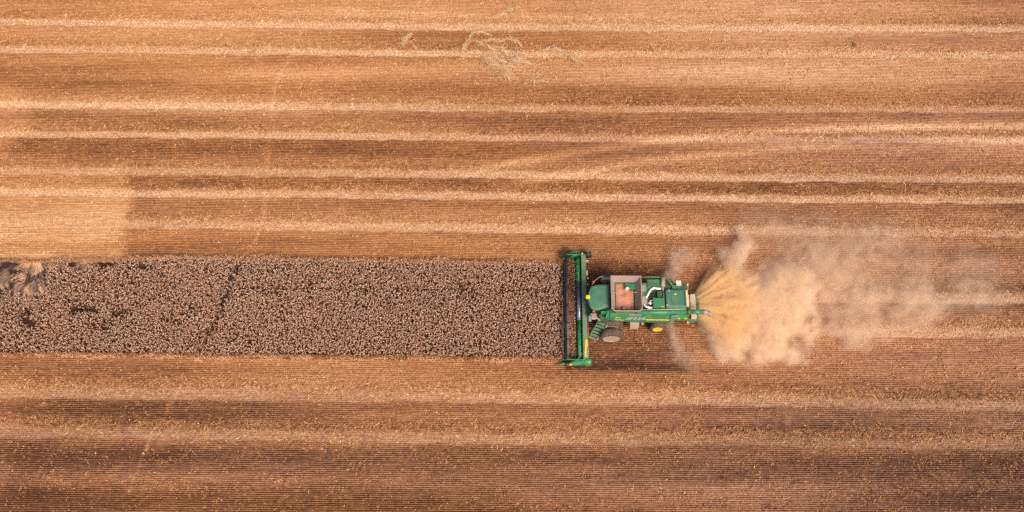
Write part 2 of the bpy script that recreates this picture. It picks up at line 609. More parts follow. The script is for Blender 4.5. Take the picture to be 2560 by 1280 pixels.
# ------------------------------------------------------------------ stubble: cut stalks standing along the rows
M_stub = tinted("stubble_stalks", [(0.0, (0.22, 0.088, 0.034)), (0.5, (0.46, 0.215, 0.085)), (1.0, (0.70, 0.44, 0.22))])
rows = np.arange(math.ceil(YA / ROW), int(YB / ROW)) * ROW
xs = np.arange(-57, 57, 0.14)
SX, SY = np.meshgrid(xs, rows)
SX = (SX + rng.uniform(-0.08, 0.08, SX.shape)).ravel()
SY = (SY + rng.normal(0, 0.016, SY.shape)).ravel()
keep = in_view(SX, SY) & ~samp(incrop, SX, SY)
keep &= rng.random(len(SX)) < (0.9 - 0.9 * samp(track, SX, SY)) * (0.55 + 0.45 * sst(-0.4, 0.3, samp(bn2 * 0.3 + macro * -0.6, SX, SY)))
SX, SY = SX[keep], SY[keep]
n = len(SX)
clump = samp(gnoise((NY, NX), 3.0, 1.0, 91), SX, SY)
h = rng.uniform(0.05, 0.13, n) * (1 + 0.35 * np.clip(clump, -1, 1.5))
an = rng.uniform(0, math.pi, n)
wd = rng.uniform(0.016, 0.034, n) * (1 + 0.35 * np.clip(clump, -1, 1.5))
base = np.stack([SX, SY, samp(hz, SX, SY) - 0.02], -1)
du = np.stack([np.cos(an) * wd, np.sin(an) * wd, np.zeros(n)], -1)
tip = base + np.stack([rng.normal(0, 0.05, n), rng.normal(0, 0.03, n), h + 0.02], -1)
V = np.stack([base - du, base + du, tip + du * 0.8, tip - du * 0.8], 1).reshape(-1, 3)
tint = np.clip(0.54 + 0.40 * samp(macro, SX, SY) + 0.10 * clump + rng.normal(0, 0.2, n), 0, 1)
tint4 = np.stack([tint * 0.85, tint * 0.85, tint, tint], 1)
o = link("stubble", fastmesh("stubble", V, 4, np.arange(4 * n).reshape(-1, 4), dict(tint=tint4)), M_stub)
tag(o, "short cut stalks standing in drilled rows over the harvested field", "stubble", kind='stuff')

# ------------------------------------------------------------------ straw litter: loose pieces, slanting on the tracks
M_lit = tinted("straw_litter", [(0.0, (0.20, 0.085, 0.036)), (0.45, (0.46, 0.235, 0.10)), (1.0, (0.78, 0.53, 0.31))])
n = 620000
LX, LY = rng.uniform(-57, 57, n), rng.uniform(YA + 2, YB - 2, n)
keep = in_view(LX, LY) & ~samp(incrop, LX, LY)
tr, ro, ma = samp(track, LX, LY), samp(rough, LX, LY), samp(macro, LX, LY)
keep &= rng.random(n) < np.clip(0.13 + 0.12 * tr + 0.75 * ro + 0.25 * ma + 0.14 * samp(gnoise((NY, NX), 5, 2.5, 95), LX, LY) + 0.08 * samp(bn2, LX, LY), 0.03, 1) * 0.75
LX, LY, tr, ro, ma = LX[keep], LY[keep], tr[keep], ro[keep], ma[keep]
n = len(LX)
print("litter", n)
an = np.where(rng.random(n) < 0.75 * np.maximum(tr, ro), np.where(np.sin(LX * 0.5 + 3 * samp(bn, LX, LY)) > 0, 1, -1) * rng.normal(0.85, 0.25, n), rng.uniform(0, math.pi, n))
ln = rng.uniform(0.04, 0.14, n) * (1 + 0.3 * ro)
wd = rng.uniform(0.014, 0.040, n)
c = np.stack([LX, LY, samp(hz, LX, LY) + 0.03 + rng.uniform(0, 0.04, n) * (0.3 + ro)], -1)
e = np.stack([np.cos(an) * ln, np.sin(an) * ln, rng.normal(0, 0.15, n) * ln], -1)
f2 = np.stack([-np.sin(an) * wd, np.cos(an) * wd, rng.normal(0, 0.35, n) * wd], -1)
V = np.stack([c - e - f2, c + e - f2 * 0.6, c + e + f2 * 0.6, c - e + f2], 1).reshape(-1, 3)
tint = np.clip(0.44 + 0.55 * ma + 0.30 * tr + rng.normal(0, 0.17, n), 0, 1)
o = link("straw_litter", fastmesh("straw_litter", V, 4, np.arange(4 * n).reshape(-1, 4), dict(tint=np.repeat(tint, 4))), M_lit)
tag(o, "loose chopped straw and chaff strewn over the stubble and wheel tracks", "straw", kind='stuff')

# ------------------------------------------------------------------ standing crop
OCT = np.array([(1, 0, 0), (0, 1, 0), (-1, 0, 0), (0, -1, 0), (0, 0, 1), (0, 0, -1)], float)
OCTF = np.array([(0, 1, 4), (1, 2, 4), (2, 3, 4), (3, 0, 4), (1, 0, 5), (2, 1, 5), (3, 2, 5), (0, 3, 5)])


def octs(c, rad, squash, rgen):
    """(n,3) centres -> octahedra turned at random"""
    n = len(c)
    a_ = rgen.uniform(0, 6.28, n)
    b_ = rgen.normal(0, 0.5, n)
    ca, sa, cb, sb = np.cos(a_), np.sin(a_), np.cos(b_), np.sin(b_)
    v = OCT[None] * np.stack([rad, rad, rad * squash], -1)[:, None, :]
    x, y, z = v[..., 0], v[..., 1], v[..., 2]
    y, z = y * cb[:, None] - z * sb[:, None], y * sb[:, None] + z * cb[:, None]
    x, y = x * ca[:, None] - y * sa[:, None], x * sa[:, None] + y * ca[:, None]
    V_ = np.stack([x, y, z], -1) + c[:, None, :]
    F_ = OCTF[None] + (np.arange(n) * 6)[:, None, None]
    return V_.reshape(-1, 3), F_.reshape(-1, 3)


x0c, x1c = -53.0, CROPX - 0.15
sp = 0.126
cxs, cys = np.meshgrid(np.arange(x0c, x1c, sp), np.arange(-10.6, -0.4, sp))
cx_ = (cxs + rng.uniform(-0.085, 0.085, cxs.shape)).ravel()
cy_ = (cys + rng.uniform(-0.085, 0.085, cys.shape)).ravel()
lowd = gnoise((NY, NX), 7, 2.0, 61)
keep = (cy_ < crop_top(cx_) + 0.09 * samp(wfine, cx_, cy_) + 0.05 * samp(wob, cx_, cy_) - 0.05) & (cy_ > crop_bot(cx_) + 0.06 + 0.10 * samp(wfine, cx_, cy_) + 0.05 * samp(wob, cx_, cy_))
gap = np.zeros(len(cx_))
ys = np.array([v_.y for v_ in TRAIL_C])[::-1]; xs_ = np.array([v_.x for v_ in TRAIL_C])[::-1]
gap = np.maximum(gap, 1.15 * np.exp(-((cx_ - np.interp(cy_, ys, xs_) + 0.12 * samp(wfine, cx_, cy_)) / 0.18) ** 2) * (0.7 + 0.3 * (samp(wob, cx_, cy_ * 3 - 4) > -0.7)))
ytl = P(900, 722, 0.8).y
gap = np.maximum(gap, 0.85 * np.exp(-((cy_ - ytl + 0.03 * samp(wfine, cx_, cy_)) / 0.11) ** 2) * sst(P(560, 722).x, P(640, 722).x, cx_))
for (px, py, rx, ry, a_) in ((75, 790, 38, 26, 0.85), (215, 780, 55, 14, 0.7), (285, 783, 40, 12, 0.85), (330, 778, 36, 12, 0.6), (220, 712, 16, 8, 0.7), (335, 708, 22, 8, 0.8), (360, 665, 22, 7, 0.6), (140, 790, 40, 12, 0.55),
                             (550, 778, 12, 14, 0.7), (420, 800, 30, 10, 0.3), (600, 665, 16, 12, 0.5)):
    q = P(px, py, 0.8)
    k = mpx(py)
    gap = np.maximum(gap, 1.15 * a_ * np.exp(-((cx_ - q.x) / (rx / 28)) ** 2 - ((cy_ - q.y) / (ry * k)) ** 2) * (0.5 + 0.6 * samp(lowd, cx_, cy_)))
thin = 0.13 + 0.34 * sst(1.2, 2.3, samp(lowd, cx_, cy_)) + 0.12 * (1 - sst(P(250, 760).x, P(520, 760).x, cx_))


def lodge(x, y):
    m = np.zeros(len(x))
    for (px, py, rx, ry) in ((50, 694, 74, 40), (85, 722, 40, 24), (20, 655, 40, 14), (-30, 730, 50, 40), (100, 662, 40, 16), (205, 660, 30, 20), (265, 658, 52, 15)):
        q = P(px, py, 0.3)
        k = mpx(py)
        m = np.maximum(m, 1 - sst(0.75, 1.1, np.sqrt(((x - q.x) / (rx / 28)) ** 2 + ((y - q.y) / (ry * k)) ** 2)))
    return m


lod = lodge(cx_, cy_) * (1 - 0.55 * (samp(lowd, cx_, cy_) > 1.0))
miss = rng.random(len(cx_)) < np.maximum(gap, thin)
keep &= (rng.random(len(cx_)) > lod) & (~miss | (rng.random(len(cx_)) < 0.75))
cx_, cy_, short = cx_[keep], cy_[keep], miss[keep]        # low broken stems in the gaps, coloured dark for the shade there
n = len(cx_)
print("plants", n)
edge_d = np.minimum(crop_top(cx_) - cy_, cy_ - crop_bot(cx_))
hh = (0.80 + rng.normal(0, 0.07, n) + 0.05 * samp(wob, cx_, cy_)) * np.where(edge_d < 0.30, rng.uniform(0.42, 1.0, n), 1.0) * np.where(short, rng.uniform(0.2, 0.45, n), 1.0)
lean = rng.normal(0, 0.05, (n, 2))
out = np.where(cy_ < -5.3, -1, 1) * (1 - sst(0, 0.4, edge_d)) * 0.08
lean[:, 1] += out
top = np.stack([cx_ + lean[:, 0], cy_ + lean[:, 1], hh], -1)
heads_v, heads_f, heads_t = [], [], []
off = 0
for k in range(4):
    cc = top + np.stack([rng.normal(0, 0.042, n), rng.normal(0, 0.042, n), rng.uniform(-0.12, 0.03, n)], -1)
    V_, F_ = octs(cc, rng.uniform(0.018, 0.040, n), rng.uniform(0.8, 1.6, n), rng)
    heads_v.append(V_); heads_f.append(F_ + off); off += len(V_)
    heads_t.append(np.repeat(np.where(short, 0.14, np.clip(rng.normal(0.60, 0.17, n), 0.25, 1)), 6))
# stems and hanging leaves as thin ribbons of two triangles
def ribbon(p0, p1, wv, tv):
    global off
    m = len(p0)
    V_ = np.stack([p0 - wv, p0 + wv, p1 + wv * 0.7, p1 - wv * 0.7], 1).reshape(-1, 3)
    b_ = np.arange(m)[:, None] * 4 + off
    F_ = np.concatenate([np.concatenate([b_, b_ + 1, b_ + 2], 1), np.concatenate([b_, b_ + 2, b_ + 3], 1)])
    heads_v.append(V_); heads_f.append(F_); heads_t.append(np.repeat(tv, 4)); off += len(V_)


base = np.stack([cx_, cy_, np.zeros(n)], -1)
a_ = rng.uniform(0, 3.14, n)
ribbon(base, top, np.stack([np.cos(a_), np.sin(a_), np.zeros(n)], -1) * 0.009, np.where(short, 0.12, np.clip(rng.normal(0.36, 0.06, n), 0.1, 0.5)))
for k in range(6):
    a_ = rng.uniform(0, 6.28, n)
    f_ = rng.uniform(0.15, 0.72, n)
    p0 = base + (top - base) * f_[:, None]
    L_ = rng.uniform(0.10, 0.22, n)
    p1 = p0 + np.stack([np.cos(a_) * L_, np.sin(a_) * L_, rng.uniform(-0.10, 0.10, n)], -1)
    ribbon(p0, p1, np.stack([-np.sin(a_), np.cos(a_), rng.normal(0, 0.4, n)], -1) * 0.022, np.where(edge_d < 0.34, np.clip(rng.normal(0.39, 0.04, n), 0.32, 0.5), np.clip(rng.normal(0.14, 0.10, n), 0, 0.34)))  # inner leaves tinted dark as canopy shade, edge leaves kept pale
ne = 16000                                            # the outermost stalks, seen from the side along both edges
ex = rng.uniform(x0c, x1c, ne)
sd = np.where(rng.random(ne) < 0.7, -1.0, 1.0)
ey = np.where(sd < 0, crop_bot(ex) + 0.03, crop_top(ex) - 0.08) - sd * rng.uniform(0, 0.22, ne) + 0.06 * samp(wfine, ex, ex * 0 - 5)
eh = rng.uniform(0.25, 0.75, ne)
eb = np.stack([ex, ey, np.zeros(ne)], -1)
et = eb + np.stack([rng.normal(0, 0.09, ne), sd * rng.uniform(0, 0.14, ne), eh], -1)
a_ = rng.uniform(-0.6, 0.6, ne)
ribbon(eb, et, np.stack([np.cos(a_), np.sin(a_), np.zeros(ne)], -1) * 0.020, np.clip(rng.normal(0.39, 0.05, ne), 0.33, 0.55))
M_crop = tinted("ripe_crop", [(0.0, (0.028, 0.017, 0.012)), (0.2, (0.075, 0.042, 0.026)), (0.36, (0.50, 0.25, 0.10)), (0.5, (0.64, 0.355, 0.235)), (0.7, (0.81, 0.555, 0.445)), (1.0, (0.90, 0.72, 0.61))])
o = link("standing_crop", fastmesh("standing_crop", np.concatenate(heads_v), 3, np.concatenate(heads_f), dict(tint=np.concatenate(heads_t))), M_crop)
tag(o, "long strip of dry ripe crop with pale seed heads still standing before the harvester", "crop", kind='stuff')

# ------------------------------------------------------------------ flattened crop at the left end of the strip
n = 8500
lx, ly = rng.uniform(-54, -37.5, n * 8), rng.uniform(-8, -0.6, n * 8)
lm = lodge(lx, ly)
keep = (rng.random(len(lx)) < lm) & (ly < crop_top(lx) - 0.1)
lx, ly = lx[keep][:n], ly[keep][:n]
n = len(lx)
steps = 6
ang = 2.2 * samp(gnoise((NY, NX), 28, 6, 71), lx, ly) - 0.9
V_, T_ = [], []
p = np.stack([lx, ly, 0.16 + 0.10 * samp(lowd, lx, ly) + rng.uniform(0, 0.18, n)], -1)
flow = gnoise((NY, NX), 26, 5.5, 71)
pts = [p]
for s_ in range(steps):
    a_ = 1.5 * samp(flow, pts[-1][:, 0], pts[-1][:, 1]) - 0.8 + rng.normal(0, 0.08, n)
    pts.append(pts[-1] + np.stack([np.cos(a_) * 0.17, np.sin(a_) * 0.17, rng.normal(0, 0.012, n)], -1))
pts = np.stack(pts, 1)
d = np.gradient(pts, axis=1)
sd_ = np.stack([-d[..., 1], d[..., 0], rng.normal(0, 0.4, d.shape[:2]) * 0.17], -1)
sd_ /= np.linalg.norm(sd_, axis=-1, keepdims=True)
wv = sd_ * (rng.uniform(0.012, 0.030, n)[:, None, None])
V_ = np.stack([pts - wv, pts + wv], 2).reshape(n, -1, 3)
m_ = V_.shape[1]
b_ = (np.arange(n) * m_)[:, None] + np.arange(0, m_ - 2, 2)[None]
F_ = np.stack([b_, b_ + 1, b_ + 3, b_ + 2], -1).reshape(-1, 4)
strand = gnoise((NY, NX), 4.0, 0.8, 77)
tint = np.repeat(np.clip(rng.normal(0.30, 0.12, n) + 0.38 * samp(strand, lx, ly), 0, 1), m_)
M_lodge = tinted("flattened_straw", [(0.0, (0.04, 0.027, 0.023)), (0.4, (0.16, 0.105, 0.09)), (0.75, (0.36, 0.22, 0.15)), (1.0, (0.62, 0.37, 0.19))])
o = link("flattened_crop", fastmesh("flattened_crop", V_.reshape(-1, 3), 4, F_, dict(tint=tint)), M_lodge)
tag(o, "swirls of grey flattened crop beaten down at the far left end of the standing strip", "crop", kind='stuff')


# ------------------------------------------------------------------ combine harvester
YC = -5.27
ORG = Vector((10.4, YC, 0))
comb = empty("combine_harvester", ORG)
tag(comb, "green combine harvester with wide header cutting the crop strip and open grain tank", "combine harvester")


def part(mb, name, mat, parent=None):
    return mb.build(name, mat, parent or comb, ORG)


def pieces(mb, name, mat, parent=None):
    """every loose piece of the mesh becomes a part of its own"""
    left = set(mb.bm.verts)
    out = []
    groups = []
    while left:
        v0 = left.pop()
        st, isl = [v0], {v0}
        while st:
            v_ = st.pop()
            for e_ in v_.link_edges:
                o_ = e_.other_vert(v_)
                if o_ not in isl:
                    isl.add(o_); st.append(o_); left.discard(o_)
        groups.append(isl)
    for isl in groups:
        m2 = MB()
        idx = {}
        for v_ in isl: idx[v_] = m2.bm.verts.new(v_.co)
        for f_ in {f_ for v_ in isl for f_ in v_.link_faces}:
            m2.bm.faces.new([idx[v_] for v_ in f_.verts]).smooth = f_.smooth
        out.append(part(m2, name, mat, parent))
    mb.bm.free()
    return out


def lab(o, text):
    o['label'] = text
    return o


YN, YF = YC - 1.5, YC + 1.5          # near (ladder) side and far side

# --- chassis under the panels
m = MB()
m.box(7.9, 14.2, YC - 1.2, YC + 1.2, 0.95, 2.3, 0.05)
m.box(8.2, 8.95, YC - 1.75, YC + 1.75, 0.75, 1.15, 0.05)
m.box(12.35, 12.7, YC - 1.45, YC + 1.45, 0.5, 0.85, 0.05)
m.box(9.1, 12.2, YC - 0.7, YC + 0.7, 0.55, 0.95, 0.05)
part(m, "chassis", M_black)


# --- side panels, bulging outwards and cut away over the wheels
def side_panel(sgn):
    xs_ = [8.30, 8.75, 9.35, 10.1, 11.0, 12.4, 13.35, 13.9]
    bot = [2.12, 2.02, 1.80, 1.66, 1.62, 1.66, 1.72, 2.25]
    mb = MB()
    loops = []
    for x, zb in zip(xs_, bot):
        prof = []
        for q in range(7):
            f_ = q / 6
            z = zb + (2.92 - zb) * f_
            yy = 1.60 - 0.26 * f_ + 0.07 * math.sin(math.pi * f_)
            prof.append((yy, z))
        inner = [(y_ - 0.05, z) for y_, z in prof[::-1]]
        loops.append([(x, YC - sgn * y_, z) for y_, z in prof + inner])
    mb.loft(loops, smooth=False)
    return mb


pn = part(side_panel(1), "side_panel", M_green)
pf = part(side_panel(-1), "side_panel", M_green)
def on_panel(x, z, off=0.006):
    i = np.interp(x, [8.30, 8.75, 9.35, 10.1, 11.0, 12.4, 13.35, 13.9], [2.12, 2.02, 1.80, 1.66, 1.62, 1.66, 1.72, 2.25])
    f_ = (z - i) / (2.92 - i)
    return Vector((x, YC - (1.60 - 0.26 * f_ + 0.07 * math.sin(math.pi * f_)) - off, z + off * 0.3))
def decal(mb, pts, th=0.004):
    """thin raised patch following the near panel; pts in (x, z)"""
    A = [on_panel(x, z, 0.012) for x, z in pts]
    B = [on_panel(x, z, -0.004) for x, z in pts]
    mb.loft([B, A])
m = MB()
decal(m, [(11.35, 2.10), (12.4, 2.11), (13.43, 2.12), (13.43, 2.24), (12.4, 2.24), (11.35, 2.23)])
part(m, "trim_stripe", M_yellow, pn)
m = MB()
decal(m, [(8.72, 2.14), (9.55, 2.05), (9.55, 2.10), (8.75, 2.21)])
part(m, "trim_stripe", M_yellow, pn)
m = MB()
for (x, z, wd_, hh_) in ((8.75, 2.42, 0.30, 0.18), (9.10, 2.36, 0.20, 0.24), (8.62, 2.25, 0.22, 0.08)):
    decal(m, [(x, z), (x + wd_, z + 0.03), (x + wd_ + 0.06, z + hh_), (x + 0.05, z + hh_)])
pieces(m, "emblem_patch", M_bright, pn)
m = MB()
for (x, z, wd_) in ((8.80, 2.46, 0.18), (9.06, 2.40, 0.12)):
    decal(m, [(x, z), (x + wd_, z + 0.02), (x + wd_ + 0.03, z + 0.09), (x + 0.03, z + 0.08)])
pieces(m, "emblem", M_yellow, pn)
m = MB()
xq = 9.62                                            # slanted pale strokes of the faded number on the panel
for k, wd_ in enumerate((0.07, 0.07, 0.16)):
    decal(m, [(xq, 2.12), (xq + wd_, 2.12), (xq + wd_ + 0.22, 2.52), (xq + 0.22, 2.52)])
    xq += wd_ + 0.07
for k in range(3):
    x = 10.25 + 0.36 * k
    for a_, b_ in (((x, 2.16), (x + 0.2, 2.16)), ((x + 0.1, 2.42), (x + 0.3, 2.42)), ((x + 0.05, 2.29), (x + 0.24, 2.29))):
        decal(m, [a_, b_, (b_[0] + 0.03, b_[1] + 0.07), (a_[0] + 0.03, a_[1] + 0.07)])
    decal(m, [(x + 0.20, 2.16), (x + 0.27, 2.16), (x + 0.36, 2.48), (x + 0.29, 2.48)])
part(m, "number_decal", M_letter, pn)
# pale slanted end plate and the low rear flank
m = MB()
m.loft([[(13.42, YN - 0.05, 2.95), (14.0, YN - 0.02, 2.95), (13.72, YN - 0.16, 1.75), (13.40, YN - 0.18, 1.75)],
        [(13.42, YN + 0.02, 2.99), (14.0, YN + 0.05, 2.99), (13.72, YN - 0.08, 1.75), (13.40, YN - 0.10, 1.75)]])
part(m, "panel_end", M_green_dusty)
for sgn in (1, -1):
    m = MB()
    m.loft([[(x, YC - sgn * y_, z) for y_, z in ((1.36, 2.75), (1.52, 2.3), (1.46, 1.75), (1.2, 1.75), (1.2, 2.75))] for x in (13.9, 14.5, 14.85)])
    r_ = part(m, "rear_flank", M_bright)
    if sgn == 1:
        m = MB()
        for x in (14.05, 14.62):
            m.box(x, x + 0.2, YC - 1.53, YC - 1.47, 2.30, 2.44, 0.01)
        pieces(m, "emblem_patch", M_yellow, r_)

# --- body top deck, between the tank and the hood
m = MB()
m.box(10.8, 14.8, YN + 0.30, YF - 0.05, 2.35, 2.96, 0.06)
m.box(8.3, 10.9, YN + 0.20, YF - 0.15, 2.30, 2.90, 0.06)
part(m, "upper_body", M_green_dk)
m = MB()
m.box(10.9, 11.55, YF - 1.15, YF - 0.2, 2.96, 3.42, 0.05)
m.box(10.9, 11.45, YF - 2.15, YF - 1.16, 2.96, 3.38, 0.05)
part(m, "engine_deck", M_green)
m = MB()
for (x0_, x1_, y0_, y1_) in ((10.97, 11.30, YF - 0.98, YF - 0.42), (10.97, 11.38, YF - 2.12, YF - 1.45)):
    m.box(x0_, x1_, y0_, y1_, 3.38, 3.46, 0.02)
pieces(m, "walkway_plate", M_grey)
q0, q1 = P(1617, 697, 3.5), P(1650, 722, 3.5)
m = MB()
m.box(q0.x, q1.x, q1.y, q0.y, 2.9, 3.52, 0.12, 3)
cb = part(m, "cooler_box", M_green)
m = MB()
m.box(q0.x + 0.12, q0.x + 0.5, q0.y - 0.14, q0.y - 0.10, 3.525, 3.55, 0.01)
for k in range(5):
    m.box(q0.x + 0.14, q1.x - 0.14, q1.y + 0.10 + 0.11 * k, q1.y + 0.13 + 0.11 * k, 3.515, 3.535)
part(m, "grille_rib", M_green_dk, cb)
# engine hole with the engine block, belts and pulleys
m = MB()
m.box(11.2, 12.2, YC - 1.0, YC + 0.55, 2.85, 3.05, 0.06)
m.box(11.35, 12.0, YC - 0.75, YC + 0.2, 3.05, 3.22, 0.05)
for k in range(4):
    m.tube([(11.45 + 0.16 * k, YC - 0.62, 3.20), (11.45 + 0.16 * k, YC - 0.62, 3.30)], 0.06, 10)
m.tube([(11.2, YC + 0.3, 3.1), (12.1, YC + 0.32, 3.18)], 0.05, 8)
m.tube([(11.25, YC - 0.9, 3.15), (11.7, YC - 0.2, 3.25), (12.1, YC - 0.1, 3.2)], 0.03, 6)
en = part(m, "engine", M_black)
m = MB()
c_ = P(1625, 757, 3.3)
m.lathe((c_.x, c_.y, 3.18), [(0.13, 0), (0.17, 0.04), (0.15, 0.12), (0.07, 0.16), (0.06, 0.2), (0.0, 0.21)], 18, 'z')
m.tube([(c_.x - 0.1, c_.y + 0.1, 3.2), (c_.x + 0.12, c_.y + 0.22, 3.34), (c_.x + 0.28, c_.y + 0.15, 3.3)], 0.045, 8)
m.tube([(c_.x + 0.05, c_.y - 0.05, 3.3), (c_.x + 0.3, c_.y - 0.02, 3.28)], 0.05, 8)
part(m, "turbocharger", M_silver, en)
m = MB()
m.tube([P(x, y, z) for x, y, z in ((1652, 722, 3.50), (1642, 721, 3.55), (1634, 720, 3.56), (1627, 724, 3.55), (1622, 732, 3.50), (1617, 742, 3.42), (1616, 746, 3.3))], 0.10, 12)
part(m, "intake_pipe", M_silver)
m = MB()
m.tube([P(x, y, z) for x, y, z in ((1610, 758, 3.25), (1611, 763, 3.32), (1616, 767, 3.34), (1622, 769, 3.32), (1630, 769, 3.2))], 0.10, 12)
part(m, "charge_pipe", M_silver)
m = MB()
a_, b_ = P(1657, 694, 3.55), P(1657, 717, 3.55)
m.tube([a_, a_ + (b_ - a_) * 0.03, b_ - (b_ - a_) * 0.03, b_], [0.15, 0.19, 0.19, 0.15], 18)
m.tube([b_, b_ + Vector((0.02, -0.12, -0.1)), b_ + Vector((0.0, -0.2, -0.4))], 0.09, 10)
part(m, "exhaust_silencer", M_grey)
m = MB()
q0, q1 = P(1632.5, 745, 3.5), P(1662, 768.5, 3.5)
m.box(q0.x, q1.x, q1.y, q0.y, 2.9, 3.50, 0.03)
m.box(q0.x - 0.02, q1.x + 0.02, q1.y - 0.02, q0.y + 0.02, 3.46, 3.53, 0.015)
lid = part(m, "engine_cover", M_green)
m = MB()
m.box(q1.x - 0.32, q1.x - 0.04, q1.y + 0.03, q1.y + 0.08, 3.53, 3.545)
part(m, "warning_label", M_yellow, lid)
m = MB()
m.tube([(q0.x + 0.2, q0.y - 0.1, 3.53), (q0.x + 0.2, q0.y - 0.1, 3.57), (q0.x + 0.36, q0.y - 0.1, 3.57), (q0.x + 0.36, q0.y - 0.1, 3.53)], 0.012, 6)
part(m, "handle", M_green_dk, lid)
m = MB()
q0, q1 = P(1643, 727, 3.4), P(1656, 741, 3.4)
m.box(q0.x, q1.x, q1.y, q0.y, 2.9, 3.36, 0.04)
m.box(q1.x + 0.06, q1.x + 0.2, q1.y - 0.1, q0.y, 2.9, 3.3, 0.03)
part(m, "filter_housing", M_green_dk)

# --- rear hood
q0, q1 = P(1662.5, 721, 3.45), P(1719, 770, 3.45)
hx0, hx1, hy0, hy1 = q0.x, q1.x, q1.y, q0.y
m = MB()
loops = []
for (ins, z) in ((0.0, 2.4), (0.0, 3.20), (0.03, 3.34), (0.10, 3.43), (0.22, 3.47)):
    x0_, x1_, y0_, y1_ = hx0 + ins * 0.4, hx1 - ins * 0.9, hy0 + ins, hy1 - ins
    c_ = 0.16
    loops.append([(x0_, y0_ + 0.04, z), (x0_ + 0.04, y0_, z), (x1_ - c_, y0_, z), (x1_, y0_ + c_, z), (x1_, y1_ - c_, z), (x1_ - c_, y1_, z), (x0_ + 0.04, y1_, z), (x0_, y1_ - 0.04, z)])
m.loft(loops)
hood = part(m, "rear_hood", M_roof)
m = MB()
for x, y in ((1672, 726), (1668, 762)):
    c_ = P(x, y, 3.47)
    m.lathe((c_.x, c_.y, 3.455), [(0.10, 0), (0.10, 0.03), (0.06, 0.045), (0, 0.05)], 16, 'z')
pieces(m, "filler_cap", M_grey, hood)
m = MB()
c_ = P(1688, 735, 3.47)
m.lathe((c_.x, c_.y, 3.465), [(0.12, 0), (0.12, 0.012), (0, 0.014)], 20, 'z')
m.bm.verts.ensure_lookup_table()
for v_ in m.bm.verts: v_.co.y = c_.y + (v_.co.y - c_.y) * 0.5
part(m, "emblem", M_yellow, hood)
m = MB()
m.box(hx0 + 0.5, hx1 - 0.5, hy0 + 0.42, hy0 + 0.44, 3.465, 3.478)
m.box(hx0 + 0.5, hx0 + 0.52, hy0 + 0.45, hy1 - 0.3, 3.465, 3.478)
for k in range(6):
    m.box(hx1 - 0.30 + 0.03 * k, hx1 - 0.285 + 0.03 * k, hy0 + 0.24, hy1 - 0.24, 3.45, 3.478)
part(m, "hood_seam", M_green_dk, hood)
m = MB()
m.loft([[(hx1 - 0.02, hy0 + 0.02, 3.18), (hx1 + 0.10, hy0 + 0.04, 3.10), (hx1 + 0.10, hy1 - 0.04, 3.10), (hx1 - 0.02, hy1 - 0.02, 3.18)],
        [(hx1 - 0.02, hy0 + 0.02, 3.24), (hx1 + 0.14, hy0 + 0.04, 3.16), (hx1 + 0.14, hy1 - 0.04, 3.16), (hx1 - 0.02, hy1 - 0.02, 3.24)]])
part(m, "hood_lip", M_cream, hood)
# lower rear: sloping discharge hood with chaff on it, straw spreader
m = MB()
m.loft([[(hx1 - 0.1, hy0 + 0.05, 2.4), (hx1 - 0.1, hy1 - 0.1, 2.4), (hx1 - 0.1, hy1 - 0.1, 3.1), (hx1 - 0.1, hy0 + 0.05, 3.1)],
        [(15.15, hy0 + 0.05, 1.5), (15.15, hy1 - 0.1, 1.5), (15.15, hy1 - 0.1, 2.25), (15.15, hy0 + 0.05, 2.25)]])
part(m, "discharge_hood", M_tan)
q0, q1 = P(1729, 737, 1.75), P(1743, 796, 1.75)
m = MB()
m.loft([[(q0.x - 0.15, q1.y, 1.2), (q0.x - 0.15, q1.y, 1.80), (q0.x - 0.15, q0.y, 1.80), (q0.x - 0.15, q0.y, 1.2)],
        [(q0.x + 0.2, q1.y, 1.1), (q0.x + 0.2, q1.y, 1.88), (q0.x + 0.2, q0.y, 1.88), (q0.x + 0.2, q0.y, 1.1)],
        [(q1.x, q1.y + 0.05, 1.1), (q1.x, q1.y + 0.05, 1.60), (q1.x, q0.y - 0.05, 1.60), (q1.x, q0.y - 0.05, 1.1)]])
sp_ = part(m, "straw_spreader", M_tan)
m = MB()
m.box(q1.x + 0.0, q1.x + 0.12, q1.y + 0.1, q0.y - 0.05, 1.15, 1.62, 0.03)
m.box(q0.x - 0.05, q1.x + 0.1, q0.y, q0.y + 0.16, 1.15, 1.75, 0.05)
m.box(q0.x - 0.35, q1.x, q1.y - 0.14, q1.y, 1.15, 1.6, 0.05)
for k in range(6):
    yy = q1.y + 0.25 + k * (q0.y - q1.y - 0.5) / 5
    m.box(q1.x + 0.10, q1.x + 0.42, yy - 0.012, yy + 0.012, 1.05, 1.5, 0, M=None)
part(m, "spreader_guard", M_green, sp_)

# --- guard rail and slatted far side
m = MB()
rail = [P(x, y, 3.45) for x, y in ((1603, 693), (1620, 692.5), (1640, 692.5), (1656, 693), (1666, 696), (1674, 703), (1680, 712))]
m.tube(rail, 0.045, 8)
for i in (0, 2, 4, 6):
    m.tube([rail[i], rail[i] - Vector((0, 0, 0.9))], 0.025, 6)
part(m, "guard_rail", M_green_dusty)
m = MB()
for k in range(6):
    a_ = P(1663 + 2 * k, 697 + 2.6 * k, 3.1)
    m.box(a_.x, a_.x + 0.55, a_.y - 0.02, a_.y + 0.02, 2.95, 3.05)
part(m, "side_grille", M_green_dk)
m = MB()
for k in range(4):
    a_ = P(1690.5 + 0.4 * k, 702 + 3.4 * k, 3.4)
    m.box(a_.x, a_.x + 0.40, a_.y - 0.035, a_.y + 0.035, 3.32, 3.38, 0.01)
a_ = P(1690.5, 702, 3.4); b_ = P(1691.7, 712.2, 3.4)
m.bar((a_.x + 0.02, a_.y, 3.34), (b_.x + 0.02, b_.y, 3.34), 0.03, 0.03)
